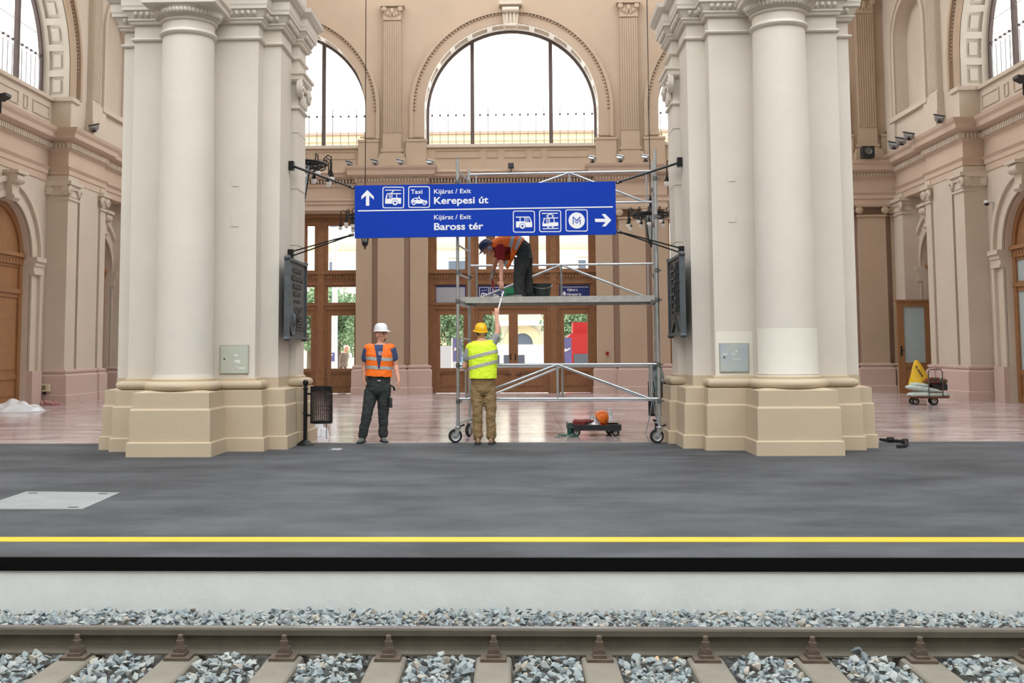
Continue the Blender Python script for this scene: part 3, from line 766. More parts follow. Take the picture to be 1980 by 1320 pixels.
# --- timber fronts in the three openings
def pix(rel_px): return (rel_px-989.5)/56.9
def timber(i, c):
    d0 = .5; Y = YB+d0
    D = empty('door_%d' % (i+1), (c, Y, 0), kind='structure', label='brown timber doors with glazed upper panels, %s opening of the back wall' % ('left', 'middle', 'right')[i])
    W = 2.95
    def bx(name, x0, x1, z0, z1, f=0, b=.16, m=M_WOOD, par=D, **k): return MB().box(c+x0, c+x1, Y-f, Y+b, z0, z1).build(name, m, par, **k)
    fr = MB()
    def a(x0, x1, z0, z1, f=0, b=.14): fr.box(c+x0, c+x1, Y-f, Y+b, z0, z1)
    for s_ in (-1, 1):
        a(*(sorted((s_*2.59, s_*W))), 0, 5.98, .04); a(*(sorted((s_*2.67, s_*2.85))), 0.2, 5.6, .07)
        a(*(sorted((s_*1.17, s_*1.56))), 0, 5.98, .05); a(*(sorted((s_*1.26, s_*1.48))), .9, 5.5, .1); a(*(sorted((s_*1.22, s_*1.52))), 0, .9, .12)
    a(-W, W, 5.70, 5.98, .05); a(-W, W, 5.92, 6.04, .14)
    a(-W, W, 3.62, 4.12, .04); a(-W, W, 4.02, 4.12, .12); a(-W, W, 3.66, 3.72, .08)
    a(-W, W, 2.82, 3.02, .04); a(-W, W, 2.96, 3.02, .09)
    for s_ in (-1, 1): a(*(sorted((s_*.61, s_*.85))), 4.12, 5.7, .03)
    fr.build('timber_frame', M_WOOD, D)
    for z in (5.80, 3.86):
        dn = MB(); x = -W+.05
        while x < W: dn.box(c+x, c+x+.05, Y-.11, Y, z, z+.08); x += .1
        dn.build('dentil_row', M_WOOD, D)
    # upper windows, transoms
    for (x0, x1, z0, z1) in ((-2.59, -1.56, 4.12, 5.7), (1.56, 2.59, 4.12, 5.7), (-1.17, -.85, 4.12, 5.7), (.85, 1.17, 4.12, 5.7), (-.61, .61, 4.12, 5.7), (-2.59, -1.56, 3.02, 3.62), (1.56, 2.59, 3.02, 3.62), (-1.17, 1.17, 3.02, 3.62)):
        sash = MB(); t = .035
        for (p0, p1, q0, q1) in ((x0, x1, z0, z0+t), (x0, x1, z1-t, z1), (x0, x0+t, z0, z1), (x1-t, x1, z0, z1)): sash.box(c+p0, c+p1, Y+.01, Y+.08, q0, q1)
        s_ = sash.build('sash', M_WOOD, D)
        MB().add([(c+x0, Y+.05, z0), (c+x1, Y+.05, z0), (c+x1, Y+.05, z1), (c+x0, Y+.05, z1)], [(0, 1, 2, 3)]).build('pane', M_PANE, s_)
    # leaves
    for (x0, x1, g0, g1, hs) in ((-2.59, -1.56, -2.44, -1.66, 1), (-1.17, .0, -1.0, -.14, 1), (.0, 1.17, .17, 1.03, -1), (1.56, 2.59, 1.72, 2.5, -1)):
        lf = empty('door_leaf', (0, 0, 0), parent=D); q = MB(); z1 = 2.82
        for (p0, p1, q0, q1) in ((x0, g0, .02, z1), (g1, x1, .02, z1), (g0, g1, 2.62, z1), (g0, g1, .72, .84), (g0, g1, .02, .16)): q.box(c+p0, c+p1, Y+.0, Y+.07, q0, q1)
        q.box(c+g0, c+g1, Y+.03, Y+.06, .14, .74); q.box(c+g0+.07, c+g1-.07, Y+.012, Y+.05, .24, .64)
        q.box(c+g0-.02, c+g1+.02, Y-.015, Y+.02, .66, .69)
        q.build('leaf_frame', M_WOOD, lf)
        MB().add([(c+g0, Y+.04, .84), (c+g1, Y+.04, .84), (c+g1, Y+.04, 2.62), (c+g0, Y+.04, 2.62)], [(0, 1, 2, 3)]).build('pane', M_PANE, lf)
        if abs(x0) < 1.5:
            hx = c+(-.08 if hs == 1 else .08)
            MB().path([(hx, Y-.0, .62), (hx, Y-.06, .62), (hx-hs*.12, Y-.08, .58), (hx-hs*.22, Y-.05, .64)], .012, 6).build('handle', M_BLACK, lf)
            MB().box(hx-.02, hx+.02, Y-.012, Y, 1.1, 1.3).build('lock_plate', M_BLACK, lf)
    return D
doors = [timber(i, c) for i, (k, c) in enumerate(bays)]
# --- side walls
def archdoor(name, f, cu, d, r, zs, door_kind, lab):
    D = empty(name, (0, 0, 0), kind='structure', label=lab)
    g = lambda a, b, c: f(a, c, b)
    q = MB(); arch_strip(q, f, cu, r-.16, r, zs, 0, d-.03, d+.1, n=24); q.fbox(g, cu-r, cu+r, d-.12, d+.05, zs-.02, zs+.08); q.fbox(g, cu-r, cu+r, d-.05, d+.05, zs-.22, zs-.02)
    q.fbox(g, cu-r, cu+r, d-.05, d+.05, 3.02, 3.12); q.build('arched_frame', M_WOODL, D)
    t = MB(); arch_face(t, f, cu-r+.01, cu+r-.01, zs, zs+.01, cu, .01, zs, zs, d+.04, n=4)
    poly = [(cu+(r-.1)*math.cos(PI*i/20), zs+(r-.1)*math.sin(PI*i/20)) for i in range(21)]
    MB().prism(poly, lambda u, v, dd: f(u, v, d+dd), .03, .07).build('tympanum', M_WOODL, D)
    dn = MB(); x = cu-r+.2
    while x < cu+r-.1: dn.fbox(g, x, x+.07, d-.07, d, zs-.17, zs-.09); x += .18
    dn.build('dentil_row', M_WOODL, D)
    for s_ in (-1, 1):
        lf = MB(); x0, x1 = sorted((cu+s_*.01, cu+s_*(r-.02)))
        zt = zs-.22
        for (p0, p1, q0, q1) in ((x0, x0+.14, .02, zt), (x1-.14, x1, .02, zt), (x0, x1, .02, .18), (x0, x1, .72, .86), (x0, x1, 2.9, 3.16), (x0, x1, zt-.08, zt)): lf.fbox(g, p0, p1, d, d+.07, q0, q1)
        lf.fbox(g, x0+.1, x1-.1, d+.03, d+.06, .1, .8); lf.fbox(g, x0+.24, x1-.24, d+.01, d+.05, .28, .64)
        if door_kind == 'panel':
            lf.fbox(g, x0+.1, x1-.1, d+.03, d+.06, .8, 3.0); lf.fbox(g, x0+.22, x1-.22, d+.01, d+.05, .98, 2.8); lf.fbox(g, x0+.1, x1-.1, d+.03, d+.06, 3.1, zt)
            o = lf.build('door_leaf', M_WOODL, D)
        else:
            o = lf.build('door_leaf', M_WOODL, D)
            MB().fbox(g, x0+.14, x1-.14, d+.03, d+.05, .86, 2.9).build('frosted_pane', M_FROST, o); MB().fbox(g, x0+.14, x1-.14, d+.03, d+.05, 3.16, zt-.08).build('frosted_pane', M_FROST, o)
    return D
def side_wall(name, f, sg, kind):
    W = struct(MB().fbox(lambda a, b, c: f(a, c, b), 19, 36, .9, 1.0, 15.9, 16.0), name, M_WALLS, label='pinkish plastered side wall with an arched door and window')
    g = lambda a, b, c: f(a, c, b)
    XW = .62                      # lower wall lies this far behind the pier faces
    cu, r, zs = 27.6, 1.42, 4.02  # arched door
    cu2, r2 = 33.75, 1.15
    q = MB()
    arch_face(q, f, 17.5, 30.0, 0, 8.6, cu, r, zs, 0, XW)
    arch_face(q, f, 30.0, 36.0, 0, 8.6, cu2, r2, zs, 0, XW)
    q.fbox(g, 17.5, 36.0, 1.35, 1.45, 0, 8.5)
    q.fbox(g, 17.4, 17.5, 0, 1.45, 0, 16.3)
    q.build('lower_wall', M_WALLS, W)
    for (cc, rr) in ((cu, r), (cu2, r2)):
        a = MB()
        arch_strip(a, f, cc, rr, rr+.02, zs, 0, XW, XW+.4, n=28); arch_strip(a, f, cc, rr+.02, rr+.2, zs, 0, XW-.06, XW+.01, n=28)
        arch_strip(a, f, cc, rr+.2, rr+.42, zs, .0, XW-.03, XW+.01, n=28); arch_strip(a, f, cc, rr+.42, rr+.56, zs, 0, XW-.12, XW+.01, n=28)
        a.build('door_surround', M_WALLS, W)
        for s_ in (-1, 1):
            m = MB(); x0, x1 = sorted((cc+s_*(rr-.0), cc+s_*(rr+.6)))
            for (z0, z1, e) in ((3.55, 3.62, .14), (3.62, 3.78, .12), (3.78, 3.9, .15), (3.9, 4.02, .2)): m.fbox(g, x0, x1, XW-e, XW, z0, z1)
            m.build('impost', M_WALLS, W)
            MB().fbox(g, x0, x1, XW-.15, XW, 0, .93).build('dado', M_PINK, W)
        kz = zs+rr
        k_ = MB(); k_.prism([(-.16, kz-.08), (.16, kz-.08), (.24, kz+.62), (-.24, kz+.62)], lambda u, v, d: f(cc+u, v, d), XW-.22, XW+.1)
        k_.fbox(g, cc-.3, cc+.3, XW-.42, XW, kz+.62, kz+.7)
        ax_ = (0, 1, 0)
        k_.lathe([(.001, -.24), (.13, -.24), (.14, 0), (.13, .24), (.001, .24)], f(cc, kz+.5, XW-.25), 14, ax=ax_); k_.lathe([(.001, -.17), (.08, -.17), (.085, 0), (.08, .17), (.001, .17)], f(cc, kz+.02, XW-.2), 12, ax=ax_)
        k_.build('keystone', M_WALLS, W, smooth=True)
    # wooden doors
    archdoor('door_%d' % (4 if sg < 0 else 5), f, cu, XW+.22, r, zs, kind, 'honey-brown arched wooden door in the %s wall' % ('left' if sg < 0 else 'right'))
    archdoor('door_%d' % (6 if sg < 0 else 7), f, cu2, XW+.22, r2, zs, 'glass', 'arched glazed wooden door at the back end of the %s wall' % ('left' if sg < 0 else 'right'))
    # dado of wall
    MB().fbox(g, 17.6, cu-r-.6, XW-.03, XW, 0, .93).build('dado', M_PINK, W)
    # piers
    def ionic(parent, u0, u1, d, z0=5.72):
        m = MB()
        m.fbox(g, u0-.04, u1+.04, d-.04, d+.3, z0, z0+.06); m.fbox(g, u0-.02, u1+.02, d-.02, d+.3, z0+.1, z0+.3); m.fbox(g, u0-.1, u1+.1, d-.12, d+.3, z0+.42, z0+.52); m.fbox(g, u0-.05, u1+.05, d-.06, d+.3, z0+.3, z0+.42)
        for u in (u0+.0, u1-.0):
            m.lathe([(.001, -.04), (.13, -.04), (.145, 0), (.12, .03), (.04, .04), (.04, .08), (.001, .09)], f(u, z0+.27, d-.06), 18, ax=(-sg, 0, 0))
        m.build('ionic_capital', M_WALLS, parent, smooth=True)
    def pier(u0, u1, d, cap=True, nm='pier', dmax=XW):
        p = empty(nm, (0, 0, 0), parent=W)
        MB().fbox(g, u0, u1, d, dmax, .93, 6.4).build('shaft', M_WALLS, p)
        xs = sorted((f(0, 0, d)[0], f(0, 0, dmax+.02)[0]))
        MB().sweep(ccw([(xs[0], u0), (xs[1], u0), (xs[1], u1), (xs[0], u1)]), [(.14, 0), (.14, .24), (.12, .26), (.12, .78), (.10, .80), (.05, .84), (.09, .88), (.09, .93), (0, .96)]).build('dado', M_PINK, p)
        if cap: ionic(p, u0, u1, d)
        return p
    pA = pier(29.95, 30.62, 0)
    # volutes on the face that looks to the viewer
    vf = MB(); 
    for dd in (.06, .56):
        vf.lathe([(.001, -.03), (.13, -.03), (.145, 0), (.12, .03), (.04, .04), (.04, .07), (.001, .08)], f(29.88, 5.99, dd), 18, ax=(0, -1, 0))
    vf.fbox(g, 29.84, 29.95, .0, XW, 6.1, 6.24); vf.fbox(g, 29.9, 29.95, 0.02, XW, 5.85, 6.1); vf.build('ionic_capital', M_WALLS, pA, smooth=True)
    pier(30.9, 32.3, .05, cap=False); pier(32.35, 32.75, .0, cap=True, nm='pilaster')
    pier(34.95, 36.0, .08)
    # entablature runs along, breaking forward over the piers
    zo = .0
    def ent(u0, u1, d, nm):
        E = [f(u0, 0, d), f(u1, 0, d), f(u1, 0, 1.0), f(u0, 0, 1.0)]
        E = ccw([(p[0], p[1]) for p in E])
        # extend the ends inside neighbours by not offsetting: use clipped profile
        MB().sweep(E, [(-.03, 6.24), (-.03, 6.42), (.0, 6.44), (.0, 6.56), (.06, 6.64), (-.04, 6.66), (-.04, 7.10), (.0, 7.14), (.03, 7.16), (.03, 7.36), (.12, 7.40), (.24, 7.44), (.26, 7.56), (.32, 7.64), (.35, 7.72), (-.3, 7.74)]).build(nm, M_CORN, W)
        dn = MB(); n = int((u1-u0+.1)/.105)
        for j in range(n):
            x = u0-.05+j*.105; dn.fbox(g, x, x+.055, d-.10, d, 7.18, 7.31)
        nb = int(.6/.105)
        for j in range(6): 
            x = d+j*.105; dn.fbox(lambda a, b, c: f(b, c, a), x, x+.055, u0-.10, u0, 7.18, 7.31)
        dn.build('dentil_row', M_WALLS, W)
    ent(18, 29.9, XW-.06, 'entablature'); ent(29.97, 32.75, .0, 'entablature'); ent(32.8, 36, .12, 'entablature')
    # lintel over the rear opening, low attic zone
    # upper wall with big arched window
    CU = 27.0
    u = MB()
    arch_face(u, f, 20.5, 30.2, 8.6, 16.3, CU, R_, 9.45, 8.6, 0)
    u.fbox(g, 29.93, 30.2, 0, .9, 7.7, 8.6); 
    arch_face(u, f, 30.2, 36, 7.7, 16.3, 33.7, 1.25, 11.2, 8.85, 0, n=24)
    u.fbox(g, 32.4, 35.0, .42, .5, 8.8, 12.6)
    arch_strip(u, f, 33.7, 1.25, 1.28, 11.2, 8.85, 0, .44, n=24)
    u.fbox(g, 32.4, 35.0, 0, .5, 8.8, 8.86)
    u.build('upper_wall', M_WALLS, W)
    b = MB(); arch_strip(b, f, CU, R_+.08, R_+.12, 9.45, 8.6, 0, .94); b.build('arch_soffit', M_CREAM, W)
    coffers(f, CU, R_, 9.45, 8.6, 0.04, .78, M_CREAM, W)
    a = MB(); arch_strip(a, f, CU, R_, R_+.30, 9.45, 8.6, -.05, .02); arch_strip(a, f, CU, R_+.38, R_+.52, 9.45, 8.6, -.14, .02); a.build('archivolt', M_WALL, W)
    bd = MB()
    for j in range(97):
        t = PI*j/96; bd.sphere(f(CU-(R_+.34)*math.cos(t), 9.45+(R_+.34)*math.sin(t), -.05), .035, 6)
    bd.build('bead_row', M_WALL, W, kind='stuff')
    arch_window('window_%d' % (4 if sg < 0 else 5), f, CU, R_+.01, 9.45, 8.6, .84, (-1.34, 1.36))
    # sill wall and its panels
    s2 = MB(); s2.fbox(g, 20, 29.95, .50, .9, 7.7, 8.5); s2.fbox(g, 20, 29.93, .42, 1.0, 8.5, 8.6); s2.build('sill_wall', M_WALLS, W)
    for (a0, a1) in ((25.6, 27.8), (28.1, 28.35), (28.65, 29.7)):
        m = MB()
        for (p0, p1, q0, q1) in ((a0, a1, 7.95, 7.98), (a0, a1, 8.28, 8.31), (a0, a0+.03, 7.95, 8.31), (a1-.03, a1, 7.95, 8.31)): m.fbox(g, p0, p1, .47, .5, q0, q1)
        m.build('sill_panel', M_WALLS, W)
    b2 = MB(); b2.fbox(g, 29.86, 30.35, -.06, .95, 7.74, 8.5); b2.fbox(g, 29.80, 30.4, -.12, 1.0, 8.5, 8.62); b2.build('impost_block', M_WALLS, W)
    # fluted pilaster and niche frame upstairs
    m = MB(); m.fbox(g, 31.1, 31.75, -.16, 0, 8.75, 13.2)
    for j in range(7): m.fbox(g, 31.13+j*.09, 31.17+j*.09, -.19, -.16, 8.85, 13.1)
    m.fbox(g, 31.05, 31.8, -.2, 0, 8.2, 8.75); m.fbox(g, 30.95, 31.9, -.28, 0, 7.74, 8.0); m.fbox(g, 31.0, 31.85, -.24, 0, 8.0, 8.2)
    m.build('fluted_pilaster', M_WALLS, W)
    m = MB(); arch_strip(m, f, 33.7, 1.25, 1.4, 11.2, 8.86, -.04, .01, n=24); arch_strip(m, f, 33.7, 1.4, 1.5, 11.2, 8.86, -.09, .01, n=24)
    m.fbox(g, 32.1, 35.3, -.12, 0, 8.7, 8.85); m.fbox(g, 34.95, 35.4, -.08, 0, 7.74, 8.7); m.fbox(g, 32.0, 32.42, -.08, 0, 7.74, 8.7); m.build('niche_surround', M_WALLS, W)
    return W
wall_l = side_wall('wall_left', fL, -1, 'panel')
wall_r = side_wall('wall_right', fR, 1, 'glass')
# --- hall ceiling, its skylight opening placed to steer light onto the side walls
cl = MB(); zc = 16.0
for (x0, x1, y0, y1) in ((-14.2, -8, 17, 37), (7.7, 13.9, 17, 37), (-8, 7.7, 17, 25), (-8, 7.7, 35.4, 37)): cl.box(x0, x1, y0, y1, zc, zc+.3)
ceil_ = struct(cl, 'ceiling', M_WALLS, label='plaster ceiling round a skylight, above the picture')
for k in range(6):
    MB().box(-8+k*3.14-.06, -8+k*3.14+.06, 19.5, 34, zc+.05, zc+.2).build('skylight_bar', M_WFR, ceil_)
M_CPL = mat('coupler_steel', (110, 112, 112), .5, .7)
# ================================================================== hall / shed shell out of view, added to shape the daylight
sh = struct(MB().box(-26, 26, 16.3, 17.7, 9.5, 20).box(13.4, 26, 16.3, 17.5, 0, 9.5).box(-26, -13.7, 16.3, 17.5, 0, 9.5), 'wall_front', M_CREAM, label='unseen cream wall over the pillars, added to keep shed light off the hall')  # unseen wall added to hold back light from the platform side
rf = MB(); zr = 20.0
for (x0, x1, y0, y1) in SHED_ROOF: rf.box(x0, x1, y0, y1, zr, zr+.3)
rf = struct(rf, 'shed_roof', mat('shed_roof_grey', (150, 150, 148), .9), label='train shed roof above the picture, its open band sized for the daylight')
struct(MB().box(-26, 26, -22.3, -22, -.6, 20.3).box(-26.3, -26, -22, 17, -.6, 20.3).box(26, 26.3, -22, 17, -.6, 20.3), 'shed_wall', M_CREAM, label='far walls of the train shed behind the viewer')

# ================================================================== hanging blue direction sign
SY = 16.85
def ysign_top(px): return 358.6-.0161*(px-686)
A_ = at(686, 358.6, SY); B_ = at(1190, 350.5, SY); Cc = at(686, 458.5, SY); 
SX0, SX1 = A_.x, B_.x; SZ1 = (A_.z+B_.z)/2; SZ0 = Cc.z
SW, SH = SX1-SX0, SZ1-SZ0
TL = (B_.z-A_.z)/(SX1-SX0)      # tiny tilt of the board
def fS(u, v, d): return (SX0+u, SY-d, A_.z-v_slope(u)-0+v) if False else (SX0+u, SY-d, A_.z+TL*u+v)
sign = empty('direction_sign', ((SX0+SX1)/2, SY, SZ1), label='long blue hanging exit sign reading Kerepesi út and Baross tér', cat='sign')
q = MB(); q.fbox(lambda a, b, c: fS(a, c, b), 0, SW, -.07, 0, -SH, 0, mi=0); q.build('board', M_BLUE, sign)
PPM = 504/SW
def PU(px, py): return ((px-686)/PPM, -(py-ysign_top(px))/PPM)
def shape(pts, name, m=M_WHITE, d0=0, d1=.004, par=None, lab=None):
    uv = [PU(*p) for p in pts]
    return MB().prism(uv, fS, d0, d1).build(name, m, par or sign, **({'label': lab} if lab else {}))
def ringframe(x0, y0, s, par, th=2.2, rad=4):
    def rr(x0, y0, x1, y1, r): 
        P = []
        for (cx, cy, a0) in ((x1-r, y1-r, 0), (x0+r, y1-r, 90), (x0+r, y0+r, 180), (x1-r, y0+r, 270)):
            for k in range(5): a = math.radians(a0+k*22.5); P.append((cx+r*math.cos(a), cy+r*math.sin(a)))
        return P
    o = rr(x0, y0, x0+s, y0+s, rad); i = rr(x0+th*.75, y0+th*.75, x0+s-th*.75, y0+s-th*.75, rad-1.2); n = len(o)
    vs = [fS(*PU(*p), d) for d in (0, .004) for p in o+i]; fs = []
    for k in range(n):
        j = (k+1) % n; fs.append((2*n+k, 2*n+j, 3*n+j, 3*n+k)); fs.append((k, j, 2*n+j, 2*n+k)); fs.append((n+k, n+j, 3*n+j, 3*n+k))
    MB().add(vs, fs).build('rounded_border', M_WHITE, par)
def circle(cx, cy, r, n=20): return [(cx+r*math.cos(2*PI*k/n), cy+r*math.sin(2*PI*k/n)) for k in range(n)]
def pa(pts): return [(680+x/7.615, 340+y/7.615) for x, y in pts]
def pb(pts): return [(940+x/7.615, 340+y/7.615) for x, y in pts]
shape(pa([(232, 208), (328, 305), (328, 352), (262, 290), (262, 442), (212, 442), (212, 290), (145, 350), (145, 300)]), 'up_arrow')
shape(pb([(1595, 632), (1752, 632), (1695, 564), (1748, 562), (1835, 652), (1750, 745), (1698, 745), (1752, 680), (1600, 680)]), 'right_arrow')
shape([(692.2, 407), (1184.3, 398.9), (1184.3, 401.2), (692.2, 409.3)], 'dividing_line')
def icon(nm): return empty(nm, (0, 0, 0), parent=sign)
# trolleybus
t = icon('trolleybus_symbol'); ringframe(740, 361, 42, t)
def P_(poly, nm='symbol_piece', m=M_WHITE, par=None, f=pa, d0=0, d1=.004): return shape(f(poly), nm, m, d0, d1, par)
for poly in ([(497, 205), (732, 205), (732, 217), (497, 217)], [(612, 218), (630, 218), (598, 252), (578, 252)], [(530, 255), (732, 255), (732, 270), (527, 270)],
             [(497, 345), (520, 262), (534, 262), (520, 345)], [(552, 262), (561, 262), (561, 345), (552, 345)], [(572, 262), (581, 262), (581, 345), (572, 345)], [(592, 262), (603, 262), (603, 345), (592, 345)], [(662, 262), (673, 262), (673, 330), (662, 330)],
             [(497, 340), (605, 340), (605, 325), (732, 325), (732, 412), (497, 412)]): P_(poly, par=t)
shape(circle(680+643/7.615, 340+397/7.615, 6.1), 'wheel_gap', M_BLUE, .004, .005, t)
shape(circle(680+643/7.615, 340+397/7.615, 5.2), 'wheel', M_WHITE, .005, .006, t); shape(circle(680+643/7.615, 340+397/7.615, 2.2), 'wheel_hub', M_BLUE, .006, .007, t)
# taxi
t = icon('taxi_symbol'); ringframe(790, 360, 42, t)
P_([(880, 405), (880, 365), (905, 335), (940, 322), (1000, 322), (1045, 352), (1118, 368), (1118, 408), (895, 412)], par=t)
P_([(912, 350), (925, 336), (960, 334), (960, 356)], par=t, m=M_BLUE, d0=.004, d1=.005); P_([(972, 334), (1000, 336), (1025, 356), (978, 356)], par=t, m=M_BLUE, d0=.004, d1=.005)
P_([(994, 296), (1006, 296), (1008, 322), (990, 322)], par=t)
for x in (920, 1076):
    shape(circle(680+x/7.615, 340+405/7.615, 4.4), 'wheel_gap', M_BLUE, .004, .005, t); shape(circle(680+x/7.615, 340+405/7.615, 3.7), 'wheel', M_WHITE, .005, .006, t); shape(circle(680+x/7.615, 340+405/7.615, 1.7), 'wheel_hub', M_BLUE, .006, .007, t)
def stext(body, px, base, wpx, cap_, par=sign, bold=.01):
    u, v = PU(px, base); lettering(body, fS, u, v, wpx/PPM, cap_/PPM, M_WHITE, par, bold)
stext('Taxi', 795, 340+265/7.615, 22.5, 8.6, t, .01)
stext('Kijárat / Exit', 840, 374.4, 71.5, 8.9, bold=.008); stext('Kerepesi út', 840, 394.4, 105, 13.6, bold=.02)
stext('Kijárat / Exit', 840, 424.6, 71.5, 8.9, bold=.008); stext('Baross tér', 840, 445, 95, 13.6, bold=.02)
# bus
t = icon('bus_symbol'); ringframe(992.2, 407.5, 42.3, t)
for poly in ([(442, 602), (640, 600), (645, 614), (442, 617)], [(495, 612), (508, 612), (508, 672), (495, 672)], [(565, 610), (578, 610), (578, 680), (565, 680)], [(592, 610), (600, 610), (600, 680), (592, 680)], [(614, 610), (622, 610), (622, 680), (614, 680)],
             [(632, 608), (646, 606), (678, 690), (660, 690)], [(442, 672), (560, 672), (560, 682), (678, 684), (678, 756), (442, 762)]): P_(poly, par=t, f=pb)
for r, m, d in ((6.1, M_BLUE, .005), (5.2, M_WHITE, .006), (2.2, M_BLUE, .007)): shape(circle(940+536/7.615, 340+742/7.615, r), 'wheel', m, .004, d, t)
# tram
t = icon('tram_symbol'); ringframe(1042.6, 406.5, 42.3, t)
for poly in ([(822, 548), (1058, 545), (1058, 558), (822, 562)], [(840, 622), (1058, 612), (1058, 626), (838, 632)], [(828, 700), (852, 628), (866, 628), (846, 700)], [(885, 628), (893, 628), (893, 700), (885, 700)], [(905, 628), (913, 628), (913, 700), (905, 700)], [(925, 628), (936, 628), (936, 700), (925, 700)], [(993, 626), (1005, 626), (1005, 690), (993, 690)],
             [(826, 702), (940, 700), (940, 686), (1060, 684), (1060, 740), (830, 746)], [(892, 750), (932, 748), (922, 766), (904, 766)], [(960, 748), (1000, 747), (990, 765), (972, 765)], [(830, 774), (1064, 768), (1064, 780), (830, 787)]): P_(poly, par=t, f=pb)
for a, b in (((890, 592), (945, 560)), ((945, 560), (996, 592)), ((996, 592), (962, 618)), ((890, 592), (926, 618))):
    dx, dy = b[0]-a[0], b[1]-a[1]; L = math.hypot(dx, dy); nx, ny = -dy/L*7, dx/L*7
    P_([(a[0]+nx, a[1]+ny), (b[0]+nx, b[1]+ny), (b[0]-nx, b[1]-ny), (a[0]-nx, a[1]-ny)], par=t, f=pb)
# metro
t = icon('metro_symbol'); ringframe(1093.2, 405, 42.6, t)
shape(circle(940+1330/7.615, 340+658/7.615, 15.6, 40), 'white_disc', M_WHITE, 0, .004, t)
for poly in ([(1272, 604), (1284, 600), (1284, 716), (1272, 718)], [(1376, 652), (1388, 640), (1388, 712), (1376, 714)], [(1272, 604), (1290, 606), (1330, 650), (1376, 602), (1388, 602), (1388, 614), (1330, 672)], [(1300, 656), (1330, 690), (1376, 645), (1376, 660), (1330, 706), (1300, 672)]): P_(poly, par=t, f=pb, m=M_BLUE, d0=.004, d1=.006)
# struts to the pillars
def strut(p, q, double):
    r = empty('sign_strut', (0, 0, 0), parent=sign)
    p = Vector(p); q = Vector(q)
    if double:
        for dz in (-.022, .022): MB().path([p+Vector((0, 0, dz*1.6)), p+(q-p)*.5+Vector((0, 0, dz*.9)), q+Vector((0, 0, dz*.1))], .011, 6).build('rod', M_BLACK, r)
    else: MB().tube(p, q, .02, .014, 8).build('rod', M_BLACK, r)
    MB().box(p.x-.05, p.x+.03, p.y-.05, p.y+.05, p.z-.07, p.z+.07).build('wall_bracket', M_BLACK, r)
    MB().tube(q+(p-q)*.06, q, .026, .02, 8).sphere(q, .03, 8).build('end_clamp', M_BLACK, r)
    MB().lathe([(.012, 0), (.012, .01), (.001, .012)], (q.x, q.y-.025, q.z), 8, ax=(0, -1, 0)).build('bolt_head', M_STEEL, r)
strut((-3.52, SY-.02, at(560, 321, SY).z), (SX0-.03, SY-.02, at(681, 363, SY).z), False)
strut((-3.52, SY-.02, at(560, 491, SY).z), (SX0-.03, SY-.02, at(681, 454, SY).z), True)
strut((2.56, SY-.02, at(1316, 314, SY).z), (SX1+.03, SY-.02, at(1195, 353, SY).z), False)
strut((2.56, SY-.02, at(1320, 485, SY).z), (SX1+.03, SY-.02, at(1195, 448, SY).z), True)

